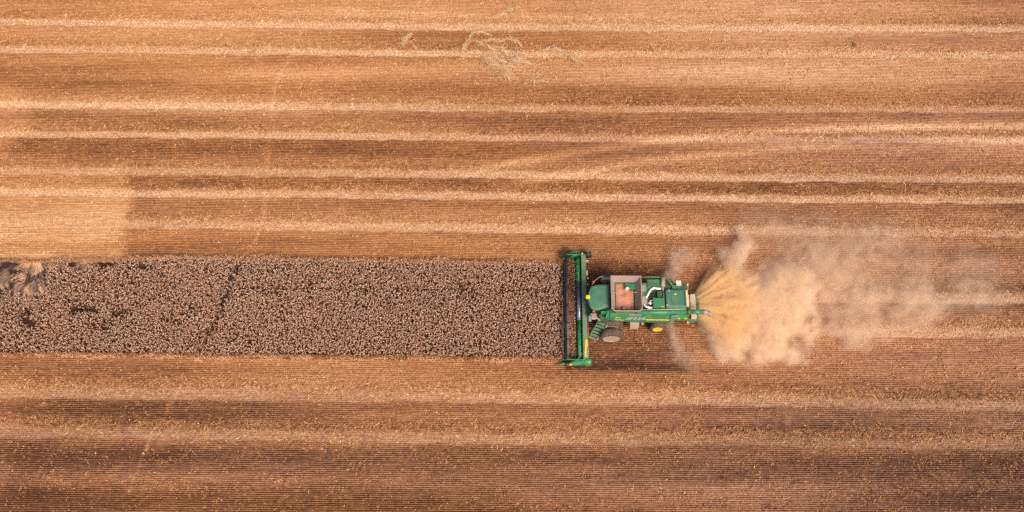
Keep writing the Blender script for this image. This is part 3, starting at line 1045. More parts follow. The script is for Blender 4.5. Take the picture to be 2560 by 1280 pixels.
m.bar((a_.x + 0.36, a_.y, 3.34), (b_.x + 0.38, b_.y, 3.34), 0.03, 0.03)
stp = part(m, "rear_step", M_white)
m = MB()
a_ = P(1691, 700, 3.3)
m.bar((a_.x + 0.05, a_.y, 3.29), (a_.x + 0.12, a_.y - 0.8, 3.29), 0.03, 0.03)
m.bar((a_.x + 0.32, a_.y, 3.29), (a_.x + 0.36, a_.y - 0.8, 3.29), 0.03, 0.03)
m.box(P(1680, 712, 3.2).x, P(1700, 712, 3.2).x, P(1690, 721, 3.2).y, P(1690, 712, 3.2).y, 2.9, 3.2, 0.04)
part(m, "step_bracket", M_green, stp)
for (xa, ya, xb, yb, zz) in ((1719, 727, 1719, 711, 2.7), (1719, 793, 1719.5, 809, 1.9)):
    m = MB()
    a_, b_ = P(xa, ya, zz), P(xb, yb, zz)
    m.bar(a_, b_, 0.10, 0.10, 0.015)
    ml_ = part(m, "marker_arm", M_green_dusty)
    m = MB()
    d_ = (b_ - a_).normalized()
    m.bar(b_ - d_ * 0.18 + Vector((0, 0, 0.062)), b_ + d_ * 0.04 + Vector((0, 0, 0.062)), 0.13, 0.02, 0.005)
    part(m, "marker_plate", M_cream, ml_)

# --- unloading auger, folded back along the near side
ZA = 3.2
a0, a1, a2, a3 = P(1590, 781, ZA), P(1722, 779.5, ZA), P(1757, 779.5, ZA), P(1776, 783, ZA - 0.05)
m = MB()
m.tube([P(1586, 776, 2.7), P(1589, 778.5, ZA - 0.1), a0 + Vector((0.15, 0, 0)), a1], 0.185, 18)
ua = part(m, "unloading_auger", M_green)
m = MB()
m.tube([a1 - Vector((0.16, 0, 0)), a1 - Vector((0.14, 0, 0)), a1 + Vector((0.12, 0, 0)), a1 + Vector((0.14, 0, 0))], [0.2, 0.27, 0.27, 0.2], 18)
m.box(a1.x - 0.14, a1.x + 0.1, a1.y + 0.15, a1.y + 0.38, ZA - 0.1, ZA + 0.15, 0.04)
part(m, "auger_flange", M_green_dk, ua)
m = MB()
m.tube([a1 + Vector((0.1, 0, 0)), a2], 0.19, 18)
part(m, "auger_tube", M_green, ua)
m = MB()
m.tube([a2 - Vector((0.02, 0, 0)), a2 + Vector((0.22, -0.01, 0)), a2 + Vector((0.42, -0.05, -0.04))], [0.205, 0.20, 0.185], 18)
part(m, "auger_spout", M_grey, ua)
m = MB()
m.tube([a2 + Vector((0.40, -0.05, -0.04)), a3 + Vector((0, -0.02, -0.08)), a3 + Vector((0.05, -0.05, -0.3))], [0.19, 0.17, 0.14], 18)
part(m, "spout_sleeve", M_canvas, ua)
m = MB()
m.tube([(a0.x + 0.3, a0.y + 0.20, ZA + 0.1), (a1.x - 0.2, a1.y + 0.2, ZA + 0.1)], 0.03, 6)
part(m, "hydraulic_line", M_cream, ua)
m = MB()
qq = P(1686, 772, 3.1)
m.box(qq.x - 0.1, qq.x + 0.15, qq.y - 0.2, qq.y + 0.1, 2.7, 3.08, 0.03)
part(m, "auger_rest", M_green, ua)
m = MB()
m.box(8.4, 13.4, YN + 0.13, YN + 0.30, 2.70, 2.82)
part(m, "shadow_gap_strip", M_black)  # black strip put in for the shade of the slot
m = MB()
m.box(9.9, 10.9, YN + 0.02, YN + 0.14, 2.86, 2.94, 0.02)
part(m, "service_step", M_grey)

# --- grain tank
def ring(x0_, x1_, y0_, y1_, z, ch):
    return [(x0_ + ch, y0_, z), (x1_ - ch, y0_, z), (x1_, y0_ + ch, z), (x1_, y1_ - 0.02, z), (x1_ - 0.02, y1_, z), (x0_ + 0.02, y1_, z), (x0_, y1_ - 0.02, z), (x0_, y0_ + ch, z)]
tl, tr_, br, bl = P(1526, 691, 4.25), P(1603, 689, 4.25), P(1601, 778, 4.25), P(1526, 779, 4.25)
tx0, tx1, ty0, ty1 = tl.x, tr_.x, br.y - 0.02, tr_.y
m = MB()
L = []
for (ins, z) in ((0.36, 2.85), (0.36, 3.55)):
    L.append(ring(tx0 + ins, tx1 - ins, ty0 + ins, ty1 - ins, z, 0.05))
L.append(ring(tx0 + 0.42, tx1 - 0.48, ty0 + 0.33, ty1 - 0.33, 3.55, 0.05))
L.append(ring(tx0 + 0.52, tx1 - 0.62, ty0 + 0.36, ty1 - 0.36, 2.75, 0.05))
m.loft(L)
tank = part(m, "grain_tank", M_green)
m = MB()
L = [ring(tx0 + 0.34, tx1 - 0.34, ty0 + 0.26, ty1 - 0.26, 3.52, 0.03), ring(tx0, tx1, ty0, ty1, 4.25, 0.22), ring(tx0 + 0.07, tx1 - 0.07, ty0 + 0.07, ty1 - 0.07, 4.27, 0.20), ring(tx0 + 0.40, tx1 - 0.42, ty0 + 0.31, ty1 - 0.31, 3.54, 0.05)]
m.loft(L, cap0=False, cap1=False)
m.loft([L[-1], L[0]], cap0=False, cap1=False)
part(m, "tank_extension", M_canvas, tank)
m = MB()
c_ = P(1574, 702, 3.6)
m.box(c_.x - 0.42, c_.x + 0.42, ty1 - 0.95, ty1 - 0.44, 3.1, 3.62, 0.05)
m.tube([(c_.x - 0.15, ty1 - 0.75, 3.5), P(1567.5, 720, 3.62)], [0.2, 0.18], 16)
fa = part(m, "filling_auger", M_green, tank)
m = MB()
e_ = P(1567.5, 721, 3.62)
m.tube([e_ + Vector((0, 0.05, 0)), e_ + Vector((0, -0.12, 0.01))], [0.19, 0.17], 16)
part(m, "auger_mouth", M_silver, tank)
for x0_, x1_ in ((1531, 1546), (1576, 1600)):
    m = MB()
    m.tube([P(x0_, 730.5, 3.85), P(x1_, 730.5, 3.75)], 0.035, 8)
    part(m, "tank_brace", M_grey, tank)
m = MB()
c_ = P(1560, 770, 3.55)
m.lathe((c_.x, c_.y, 3.38), [(0.2, 0), (0.18, 0.1), (0.08, 0.17), (0, 0.18)], 12, 'z')
part(m, "level_sensor", M_grey, tank)
# the harvested grain lies in the tank: a thing of its own
mb = bmesh.new()
gxs, gys = np.linspace(tx0 + 0.50, tx1 - 0.58, 50), np.linspace(ty0 + 0.35, ty1 - 0.35, 64)
vv = []
gc = P(1557, 735, 3.3)
for yy in gys:
    row_ = []
    for xx in gxs:
        r2_ = math.hypot(xx - gc.x, yy - gc.y)
        z = 3.22 + 0.20 * math.exp(-(r2_ / 0.8) ** 2) - 0.14 * math.exp(-(r2_ / 0.2) ** 2) + 0.04 * math.sin(3 * xx + 2 * yy) + random.uniform(-0.01, 0.01)
        row_.append(mb.verts.new((xx, yy, z)))
    vv.append(row_)
for j in range(len(gys) - 1):
    for i in range(len(gxs) - 1):
        mb.faces.new((vv[j][i], vv[j][i + 1], vv[j + 1][i + 1], vv[j + 1][i])).smooth = True
ext = bmesh.ops.extrude_face_region(mb, geom=list(mb.faces))
for e_ in ext['geom']:
    if isinstance(e_, bmesh.types.BMVert): e_.co.z = 2.80
bmesh.ops.recalc_face_normals(mb, faces=list(mb.faces))
me = bpy.data.meshes.new("harvested_grain")
mb.to_mesh(me); mb.free()
M_grain, t, b = newmat("grain")
tc = N(t, "ShaderNodeTexCoord")
n1 = N(t, "ShaderNodeTexNoise", i_Scale=40.0, i_Detail=3.0)
n2 = N(t, "ShaderNodeTexNoise", i_Scale=2.2, i_Detail=3.0)
t.links.new(tc.outputs['Object'], n1.inputs[0]); t.links.new(tc.outputs['Object'], n2.inputs[0])
aa = N(t, "ShaderNodeMath", operation='MULTIPLY_ADD', i_1=0.45)
t.links.new(n1.outputs[0], aa.inputs[0]); t.links.new(n2.outputs[0], aa.inputs[2])
rp = ramp(t, aa.outputs[0], [(0.45, (0.34, 0.135, 0.075)), (0.75, (0.45, 0.20, 0.12)), (1.0, (0.55, 0.28, 0.17))])
t.links.new(rp.outputs[0], b.inputs['Base Color'])
b.inputs['Roughness'].default_value = 0.8
o = link("harvested_grain", me, M_grain)
tag(o, "heap of reddish tan harvested grain filling the open tank", "grain", kind='stuff')

# --- cab
m = MB()
prof = [(1525, 712), (1512, 711), (1499, 711), (1488, 712), (1480, 715), (1474, 722), (1470.5, 731), (1469, 742), (1470, 753), (1473, 763), (1478, 771), (1486, 775), (1497, 774.5), (1507, 771), (1515, 768), (1525, 766)]
R0_ = [P(x, y, 3.55) for x, y in prof]
cen = sum(R0_, Vector()) / len(R0_)
def inset(k, z):
    return [(cen.x + (p.x - cen.x) * k, cen.y + (p.y - cen.y) * k, z) for p in R0_]
m.loft([inset(0.94, 3.34), inset(1.0, 3.38), inset(1.0, 3.50), inset(0.965, 3.57), inset(0.88, 3.61), inset(0.5, 3.635)], smooth=False)
cab_frame = MB()
lo = [(6.95, YC - 0.92), (6.72, YC - 0.55), (6.64, YC), (6.72, YC + 0.55), (6.95, YC + 0.92), (8.3, YC + 0.98), (8.3, YC - 0.98)]
hi = [(6.82, YC - 0.98), (6.60, YC - 0.58), (6.52, YC + 0.0), (6.60, YC + 0.58), (6.82, YC + 0.98), (8.3, YC + 1.02), (8.3, YC - 1.02)]
for i in (0, 4, 5, 6):
    cab_frame.bar((*lo[i], 1.6), (*hi[i], 3.4), 0.09, 0.09, 0.01)
cab_frame.loft([[(*p_, 1.45) for p_ in lo], [(*p_, 1.72) for p_ in lo]])
cab = part(cab_frame, "cab", M_green_dk)
part(m, "roof", M_roof, cab)
m = MB()
sc_ = lambda L_, k, z: [(8.3 + (x - 8.3) * k if x < 8.3 else x, YC + (y - YC) * k, z) for x, y in L_]
m.loft([sc_(lo, 0.97, 1.72), sc_(hi, 0.97, 3.37)])
part(m, "window", M_glass, cab)
m = MB()
c_ = P(1470, 742, 3.75)
m.loft([[(c_.x - 0.18 * k, c_.y - 0.16 * k, z), (c_.x + 0.14 * k, c_.y - 0.16 * k, z), (c_.x + 0.18 * k, c_.y, z), (c_.x + 0.14 * k, c_.y + 0.16 * k, z), (c_.x - 0.18 * k, c_.y + 0.16 * k, z), (c_.x - 0.2 * k, c_.y, z)] for k, z in ((0.9, 3.62), (1, 3.66), (1, 3.76), (0.85, 3.82), (0.4, 3.85))])
part(m, "receiver_dome", M_yellow, cab)
m = MB()
for x, y in ((1489, 718), (1490, 764)):
    c_ = P(x, y, 3.62)
    m.lathe((c_.x, c_.y, 3.60), [(0.07, 0), (0.07, 0.02), (0.03, 0.05), (0, 0.055)], 12, 'z')
pieces(m, "roof_vent", M_green_dusty, cab)
for sx in (1, -1):
    m = MB()
    for k in range(3):
        yy = YC + sx * (0.35 + 0.22 * k)
        m.box(6.55 + 0.07 * k, 6.66 + 0.07 * k, yy - 0.07, yy + 0.07, 3.36, 3.47, 0.02)
    pieces(m, "work_light", M_white, cab)
# mirrors on arms, clearance lights, beacon
for (lx_, ly_, pts_) in ((1484, 704.5, ((1480, 713), (1484, 705), (1491, 698), (1500, 692), (1510, 690))), (1484, 777.5, ((1480, 772), (1484, 777), (1489, 783), (1480, 790), (1475, 795)))):
    m = MB()
    m.tube([P(x, y, 3.2) for x, y in pts_], 0.03, 8)
    ma_ = part(m, "mirror_arm", M_grey, cab)
    m = MB()
    c_ = P(lx_, ly_, 3.27)
    m.lathe((c_.x, c_.y, 3.22), [(0.085, 0), (0.085, 0.06), (0.05, 0.1), (0, 0.11)], 14, 'z')
    part(m, "clearance_light", M_red, cab)
M_ = Matrix.Translation(P(1475, 796, 2.9)) @ Matrix.Rotation(R_(-38), 4, 'X')
m = MB(); m.box(-0.17, 0.17, -0.05, 0.0, -0.33, 0.33, 0.03, 2, M_)
mir = part(m, "mirror", M_black, cab)
m = MB(); m.box(-0.11, 0.12, -0.062, -0.048, -0.26, 0.26, 0.0, 2, M_)
part(m, "mirror_face", M_mirror, cab)
m = MB()
q0, q1 = P(1503, 691, 2.6), P(1527, 700, 2.6)
m.box(q0.x, q1.x, q1.y, q0.y, 1.9, 2.6, 0.12, 3)
tb_ = part(m, "side_tank", M_grey)
m = MB()
m.bar(P(1505, 703, 2.3), P(1526, 702, 2.3), 0.16, 0.1, 0.02)
m.bar(P(1507, 706, 2.3), P(1516, 707, 2.3), 0.08, 0.08, 0.02)
part(m, "tank_bracket", M_green_dusty, tb_)

# --- platform beside the cab with rails, ladder
m = MB()
m.box(7.3, 8.5, YC - 1.75, YC - 0.98, 1.62, 1.72, 0.02)
m.box(7.45, 8.45, YC - 1.60, YC - 0.99, 1.72, 1.9, 0.03)
plat = part(m, "platform", M_green_dk)
m = MB()
for pts_ in (((8.45, YC - 1.74, 1.72), (8.45, YC - 1.74, 2.62), (7.75, YC - 1.74, 2.66), (7.75, YC - 1.74, 1.72)), ((7.32, YC - 1.2, 1.72), (7.32, YC - 1.2, 2.6), (7.75, YC - 1.74, 2.66))):
    m.tube(pts_, 0.022, 6)
part(m, "handrail", M_green, plat)
m = MB()
q0, q1 = P(1512, 779, 2.75), P(1527, 800, 2.4)
m.loft([[(8.02, YC - 1.25, 2.82), (8.42, YC - 1.2, 2.92), (8.42, YC - 1.58, 2.2), (7.96, YC - 1.50, 2.3)], [(8.02, YC - 1.0, 2.78), (8.42, YC - 1.0, 2.88), (8.42, YC - 1.1, 2.1), (7.96, YC - 1.1, 2.2)]])
m.box(7.55, 8.2, YC - 1.18, YC - 1.0, 2.3, 2.72, 0.05)
part(m, "corner_panel", M_bright)
m = MB()
m.box(6.72, 7.25, YC - 1.45, YC - 0.95, 1.75, 2.0, 0.05)
m.bar((6.9, YC - 1.0, 2.0), (7.5, YC - 1.65, 2.1), 0.14, 0.1, 0.02)
part(m, "door_step", M_brownmetal, plat)
lt, lb = Vector((7.72, YC - 1.80, 1.68)), Vector((7.02, YC - 2.62, 0.42))
dirx = Vector((0.84, -0.28, 0)).normalized()
m = MB()
for s_ in (-0.42, 0.42):
    m.bar(lt + dirx * s_, lb + dirx * s_ * 0.8, 0.06, 0.14, 0.01)
lad = part(m, "ladder", M_green_dusty)
for k in range(6):
    f_ = k / 5
    c_ = lt.lerp(lb, f_)
    m = MB()
    hw_ = 0.42 * (1 - 0.2 * f_)
    m.bar(c_ - dirx * hw_, c_ + dirx * hw_, 0.20, 0.03, 0.005)
    part(m, "tread", M_green_dusty, lad)
m = MB()
m.bar(lt + dirx * 0.46, lb + dirx * 0.37, 0.05, 0.08)
for k in range(9):
    c_ = lt.lerp(lb, k / 8) + dirx * (0.46 * (1 - 0.2 * k / 8))
    m.lathe((c_.x, c_.y, c_.z), [(0.06, 0), (0.05, 0.06), (0, 0.08)], 8, 'z')
part(m, "mud_edge", M_tan, lad)

# --- boxes under the near flank
m = MB()
q0, q1 = P(1575, 806, 1.5), P(1597, 813, 1.2)
m.box(q0.x, q1.x, YN - 0.30, YN + 0.3, 1.30, 1.52, 0.03)
m.box(q0.x + 0.02, q1.x - 0.02, YN - 0.42, YN - 0.302, 0.85, 1.35, 0.03)
part(m, "battery_box", M_brownmetal)
m = MB()
q0 = P(1606, 809, 1.4)
m.lathe((q0.x, q0.y + 0.05, 1.2), [(0.14, 0), (0.14, 0.18), (0.1, 0.24), (0, 0.25)], 14, 'z')
part(m, "oil_filter", M_grey)

# --- wheels
def wheel(cx, yo, rad, wid, rimr, sgn, rim_mat, lugs=22, deep=0.16, hub=True):
    """wheel on an axle along y; yo = outer side; sgn = -1: outer side faces -Y"""
    s_ = -sgn
    e_ = empty("wheel", (cx - ORG.x, (yo + s_ * wid / 2) - YC, rad))
    e_.parent = comb
    c_ = Vector((cx, yo + s_ * wid / 2, rad))
    hw = wid / 2
    m_ = MB()
    prof_ = [(rimr, -hw * 0.78), (rimr + 0.06, -hw * 0.92), (rad * 0.80, -hw), (rad * 0.93, -hw * 0.93), (rad * 0.97, -hw * 0.62), (rad * 0.98, 0), (rad * 0.97, hw * 0.62), (rad * 0.93, hw * 0.93), (rad * 0.80, hw), (rimr + 0.06, hw * 0.92), (rimr, hw * 0.78)]
    m_.lathe(c_, prof_, 48, 'y', True, True)
    for side in (-1, 1):
        for k in range(lugs):
            t_ = 2 * math.pi * (k + (0.5 if side > 0 else 0)) / lugs
            t2 = t_ + 0.20
            r_ = rad * 0.985
            a_ = c_ + Vector((r_ * math.cos(t_), side * 0.02, r_ * math.sin(t_)))
            b_ = c_ + Vector((rad * 0.955 * math.cos(t2), side * hw * 0.96, rad * 0.955 * math.sin(t2)))
            m_.bar(a_, b_, 0.055, 0.055)
    org = c_
    m_.build("tyre", M_rubber, e_, org)
    o_ = sgn * hw
    m_ = MB()
    m_.lathe(c_, [(rimr + 0.03, o_ * 0.80), (rimr + 0.03, o_ * 0.93), (rimr - 0.02, o_ * 0.93), (rimr - 0.06, o_ * 0.6), (rimr * 0.80, o_ * 0.6 - sgn * deep * 0.5), (rimr * 0.45, o_ * 0.6 - sgn * deep), (rimr * 0.40, o_ * 0.6 - sgn * deep * 0.55), (rimr * 0.15, o_ * 0.6 - sgn * deep * 0.5), (0, o_ * 0.6 - sgn * deep * 0.48)], 40, 'y', True)
    m_.build("rim", rim_mat, e_, org)
    if hub:
        m_ = MB()
        m_.lathe(c_, [(rimr * 0.33, o_ * 0.6 - sgn * deep * 0.5), (rimr * 0.30, o_ * 0.6 - sgn * deep * 0.3), (rimr * 0.12, o_ * 0.6 - sgn * deep * 0.25), (0, o_ * 0.6 - sgn * deep * 0.24)], 16, 'y', True)
        m_.build("hub", M_grey, e_, org)
    return e_
for sg in (-1, 1):
    wheel(8.55, YC + sg * 2.90, 0.98, 0.62, 0.74, sg, M_rimdusty, deep=0.20)
    wheel(8.55, YC + sg * 1.98, 0.98, 0.60, 0.62, sg, M_rimdusty, hub=False)
    wheel(12.55, YC + sg * 1.88, 0.66, 0.46, 0.40, sg, M_yellow, lugs=16, deep=0.07)

# --- feeder house
m = MB()
m.loft([[(6.4, YC - 0.72, 0.5), (6.4, YC + 0.72, 0.5), (6.4, YC + 0.72, 1.15), (6.4, YC - 0.72, 1.15)], [(8.3, YC - 0.72, 1.1), (8.3, YC + 0.72, 1.1), (8.3, YC + 0.72, 1.9), (8.3, YC - 0.72, 1.9)]])
part(m, "feeder_house", M_green_dk)

# --- header
HT, HB = P(1445, 637, 0.9).y, P(1445, 902, 0.9).y
bx0, bx1 = P(1455, 770, 1.05).x, P(1467.5, 770, 1.05).x
m = MB()
m.box(bx0, bx1, HB, HT, 0.72, 1.08, 0.09, 3)
hd = part(m, "header", M_green_dusty)
m = MB()
m.loft([[(bx0 + 0.05, y, 0.75), (bx0 - 0.12, y, 0.30), (bx0 - 0.5, y, 0.16), (4.75, y, 0.10), (4.75, y, 0.06), (bx0 - 0.5, y, 0.11), (bx0 - 0.05, y, 0.22), (bx0 + 0.14, y, 0.74)] for y in (HB + 0.02, HT - 0.02)])
part(m, "header_floor", M_green_dk, hd)
m = MB()
m.box(4.62, 4.76, HB + 0.05, HT - 0.05, 0.06, 0.115)
y = HB + 0.1
while y < HT - 0.1:
    m.loft([[(4.64, y - 0.02, 0.07), (4.64, y + 0.02, 0.07), (4.64, y + 0.02, 0.11), (4.64, y - 0.02, 0.11)], [(4.50, y - 0.004, 0.08), (4.50, y + 0.004, 0.08), (4.50, y + 0.004, 0.09), (4.50, y - 0.004, 0.09)]])
    y += 0.0762 * 2
part(m, "cutter_bar", M_black, hd)
# auger: green ends, worn steel middle, helical flight
AX, AZ, AR = P(1447.5, 770, 0.75).x, 0.60, 0.17
def flight(y0_, y1_, hand, mat):
    mb_ = MB()
    mb_.tube([(AX, y0_, AZ), (AX, y1_, AZ)], AR, 20)
    nst = int(abs(y1_ - y0_) / 0.03)
    prev = None
    for k in range(nst + 1):
        yy = y0_ + (y1_ - y0_) * k / nst
        t_ = hand * 2 * math.pi * yy / 0.55
        dv = Vector((math.cos(t_), 0, math.sin(t_)))
        ring_ = [mb_.bm.verts.new(Vector((AX, yy, AZ)) + dv * r_ + Vector((0, dy_, 0))) for r_, dy_ in ((AR - 0.01, -0.008), (AR + 0.08, -0.008), (AR + 0.08, 0.008), (AR - 0.01, 0.008))]
        if prev:
            for q in range(4):
                mb_.bm.faces.new((prev[q], prev[(q + 1) % 4], ring_[(q + 1) % 4], ring_[q]))
        prev = ring_
    return mb_
yA, yB = P(1447, 800, 0.7).y, P(1447, 707, 0.7).y
lab(part(flight(HB + 0.15, yA, 1, M_bright), "auger", M_bright, hd), "bright green near end of the header auger")
lab(part(flight(yB, HT - 0.15, -1, M_bright), "auger", M_bright, hd), "bright green far end of the header auger")
m = MB()
m.tube([(AX, yA, AZ), (AX, yB, AZ)], AR + 0.01, 20)
random.seed(5)
for k in range(22):
    yy = yA + 0.15 + k * (yB - yA - 0.3) / 21
    t_ = k * 2.1
    m.tube([(AX + 0.15 * math.cos(t_), yy, AZ + 0.15 * math.sin(t_)), (AX + 0.32 * math.cos(t_), yy, AZ + 0.32 * math.sin(t_))], 0.012, 6)
lab(part(m, "auger", M_steel, hd), "bluish worn steel middle of the header auger with fingers")
m = MB()
for k in range(14):
    yy = HB + 0.5 + k * (HT - HB - 1.0) / 13
    m.tube([(AX, yy - 0.02, AZ), (AX, yy + 0.02, AZ)], AR + 0.022, 20)
pieces(m, "auger_joint", M_green_dk, hd)
# reel
RXc, RZ = P(1418, 770, 1.2).x, 1.18
y0r, y1r = P(1416, 893, 1.2).y, P(1418, 642, 1.2).y
m = MB()
m.tube([(RXc, y0r, RZ), (RXc, y1r, RZ)], 0.115, 16)
reel = part(m, "reel", M_navy, hd)
RR = 0.50
for k in range(6):
    t_ = R_(22 + 60 * k)
    bx_, bz_ = RXc + RR * math.cos(t_), RZ + RR * math.sin(t_)
    m = MB()
    m.tube([(bx_, y0r + 0.05, bz_), (bx_, y1r - 0.05, bz_)], 0.021, 8)
    yy = y0r + 0.15
    while yy < y1r - 0.1:
        m.tube([(bx_, yy, bz_), (bx_ + 0.03, yy, bz_ - 0.24)], 0.006, 4, False)
        yy += 0.15
    part(m, "reel_bat", M_navy, hd)
for py in (641, 682, 722, 765, 808, 850, 892):
    yy = P(1416, py, 1.2).y
    m = MB()
    for k in range(6):
        t_ = R_(22 + 60 * k)
        m.bar((RXc + 0.1 * math.cos(t_), yy, RZ + 0.1 * math.sin(t_)), (RXc + RR * math.cos(t_), yy, RZ + RR * math.sin(t_)), 0.022, 0.05)
    m.tube([(RXc, yy - 0.03, RZ), (RXc, yy + 0.03, RZ)], 0.15, 16)
    part(m, "reel_spider", M_black, hd)
# reel arms
for yy, mt in ((HB + 0.02, M_green), (HT - 0.1, M_green)):
    m = MB()
    m.bar((bx0 + 0.1, yy, 1.12), (RXc - 0.1, yy, RZ + 0.02), 0.07, 0.12, 0.015)
    m.tube([(bx0 - 0.2, yy, 0.9), (RXc + 0.35, yy, RZ - 0.05)], 0.035, 8)
    part(m, "reel_arm", mt, hd)
for (a_, b_) in (((1443, 899), (1458, 882)), ((1450, 636), (1457, 650))):
    m = MB()
    m.tube([P(*a_, 1.15), P(*b_, 1.12)], 0.025, 8)
    part(m, "hose", M_green_dusty, hd)
# end sheets
for yy in (HB, HT):
    m = MB()
    pr = [(4.35, 0.10), (4.7, 0.42), (5.5, 0.78), (6.1, 1.02), (6.55, 1.02), (6.6, 0.30), (6.2, 0.10)]
    m.loft([[(x, yy - 0.03, z) for x, z in pr], [(x, yy + 0.03, z) for x, z in pr]])
    part(m, "end_sheet", M_green, hd)
# near divider with its shield
def pts3(L_):
    return [P(x, y, z) for x, y, z in L_]
m = MB()
def oval(c_, hw_, hh_):
    return [(c_.x, c_.y + hw_ * math.cos(t_), c_.z + hh_ * math.sin(t_)) for t_ in [2 * math.pi * k / 12 for k in range(12)]]
m.loft([oval(P(x, y, z), a_, b_) for x, y, z, a_, b_ in ((1424, 909, 0.55, 0.16, 0.16), (1428, 908.5, 0.6, 0.21, 0.26), (1445, 907, 0.65, 0.23, 0.36), (1461, 905.5, 0.7, 0.24, 0.40), (1464, 905, 0.72, 0.33, 0.44), (1474, 905, 0.72, 0.33, 0.44), (1477.5, 905, 0.72, 0.28, 0.38), (1478.5, 905, 0.72, 0.15, 0.2))], smooth=True)
dv = part(m, "drive_shield", M_bright, hd)
m = MB()
m.loft([oval(P(x, y, z), a_, b_) for x, y, z, a_, b_ in ((1412, 909.5, 0.42, 0.10, 0.1), (1416, 910.5, 0.45, 0.15, 0.14), (1423.5, 910.5, 0.52, 0.17, 0.18))], smooth=True)
part(m, "divider_collar", M_navy, hd)
m = MB()
m.loft([oval(P(x, y, z), a_, b_) for x, y, z, a_, b_ in ((1389, 913, 0.12, 0.015, 0.015), (1398, 911, 0.24, 0.06, 0.06), (1408, 909, 0.36, 0.09, 0.1), (1412, 908.7, 0.40, 0.09, 0.1))], smooth=True)
lab(part(m, "divider_point", M_bright, hd), "green divider point at the near end")
m = MB()
c_ = P(1427, 911.5, 0.88)
m.box(c_.x - 0.12, c_.x + 0.1, c_.y - 0.05, c_.y + 0.08, 0.80, 0.90, 0.02)
part(m, "reflector", M_yellow, hd)
m = MB()
m.tube([P(1397, 901, 0.5), P(1425, 898.5, 0.8), P(1462, 899, 1.0)], [0.03, 0.06, 0.05], 8)
part(m, "divider_rod", M_green, hd)
# far end: dark drive, arms, rounded shield
m = MB()
m.loft([oval(P(x, y, z), a_, b_) for x, y, z, a_, b_ in ((1461.5, 636, 0.75, 0.25, 0.3), (1463, 636, 0.78, 0.31, 0.38), (1472, 635.5, 0.78, 0.32, 0.4), (1477, 636, 0.76, 0.26, 0.33), (1479, 636, 0.74, 0.12, 0.15))], smooth=True)
lab(part(m, "drive_shield", M_black, hd), "dark olive drive shield at the far end")
m = MB()
m.loft([oval(P(x, y, z), a_, b_) for x, y, z, a_, b_ in ((1464, 630, 1.02, 0.10, 0.1), (1470, 629.5, 1.06, 0.13, 0.12), (1476, 631, 1.0, 0.09, 0.09))], smooth=True)
part(m, "shield_cap", M_green_dusty, hd)
m = MB()
for pts_ in (((1401, 633, 0.55), (1414, 632, 0.85), (1440, 630, 1.05), (1444, 638, 1.1)), ((1395, 642, 0.25), (1410, 640, 0.6), (1425, 637, 0.9))):
    m.tube([P(*p_) for p_ in pts_], [0.03, 0.07, 0.08, 0.06][:len(pts_)], 8)
lab(part(m, "divider_point", M_green, hd), "pair of green divider points at the far end")
m = MB()
m.box(P(1413, 640, 0.9).x, P(1428, 640, 0.9).x, P(1413, 640, 0.9).y, P(1413, 631, 0.9).y, 0.55, 1.02, 0.06)
m.lathe(P(1426, 628, 1.1), [(0.22, -0.06), (0.24, 0), (0.22, 0.06)], 16, 'y')
m.tube([P(1428, 636, 1.1), P(1440, 634, 1.1), P(1454, 638, 1.1)], 0.06, 8)
part(m, "reel_drive", M_black, hd)
m = MB()
c_ = P(1455.5, 633, 1.15)
m.lathe((c_.x, c_.y, 1.08), [(0.07, 0), (0.07, 0.06), (0, 0.08)], 12, 'z')
part(m, "cap", M_white, hd)
# brackets on the back of the beam, warning strip, rods
for (x, y, w_, h_) in ((1468, 652, 0.26, 0.10), (1467.5, 682, 0.16, 0.42), (1470, 695, 0.14, 0.10), (1469, 710, 0.10, 0.16)):
    c_ = P(x, y, 0.95)
    m = MB()
    m.box(c_.x - w_ / 2, c_.x + w_ / 2, c_.y - h_ / 2, c_.y + h_ / 2, 0.7, 0.98, 0.02)
    part(m, "bracket", M_cream, hd)
a_, b_ = P(1466, 848, 1.1), P(1463.5, 892, 1.1)
m = MB(); m.bar(a_, b_, 0.15, 0.03, 0.008)
part(m, "warning_strip", M_yellow, hd)
m = MB(); m.bar(P(1467.5, 850, 1.05), P(1468.5, 864, 1.05), 0.09, 0.05, 0.01)
part(m, "bracket", M_cream, hd)
m = MB(); m.tube([P(1470.5, 846, 0.85), P(1470.5, 897, 0.85)], 0.035, 8)
part(m, "drive_shaft", M_grey, hd)
m = MB(); m.tube([P(1470.5, 806, 0.85), P(1470.5, 845, 0.85)], 0.028, 8)
part(m, "hydraulic_line", paint("rusty_pipe", (0.30, 0.11, 0.03), 0.2, 0.6), hd)

# cut crop lying on the header floor, on its way to the auger
n = 2600
ux, uy = rng.uniform(4.85, AX - 0.28, n), rng.uniform(HB + 0.25, HT - 0.25, n)
cc = np.stack([ux, uy, 0.22 + rng.uniform(0, 0.16, n) + 0.10 * (ux - 4.8)], -1)
V_, F_ = octs(cc, rng.uniform(0.03, 0.075, n), rng.uniform(0.4, 1.0, n), rng)
o = link("cut_crop", fastmesh("cut_crop", V_, 3, F_, dict(tint=np.repeat(np.clip(rng.normal(0.30, 0.14, n), 0.05, 0.7), 6))), M_crop)
tag(o, "freshly cut crop lying in a band on the header floor between reel and auger", "crop", kind='stuff')

# ------------------------------------------------------------------ clumps of straw left on the field far from the harvester
M_clump = tinted("clump_straw", [(0.0, (0.22, 0.11, 0.05)), (0.5, (0.43, 0.245, 0.125)), (1.0, (0.64, 0.43, 0.26))])


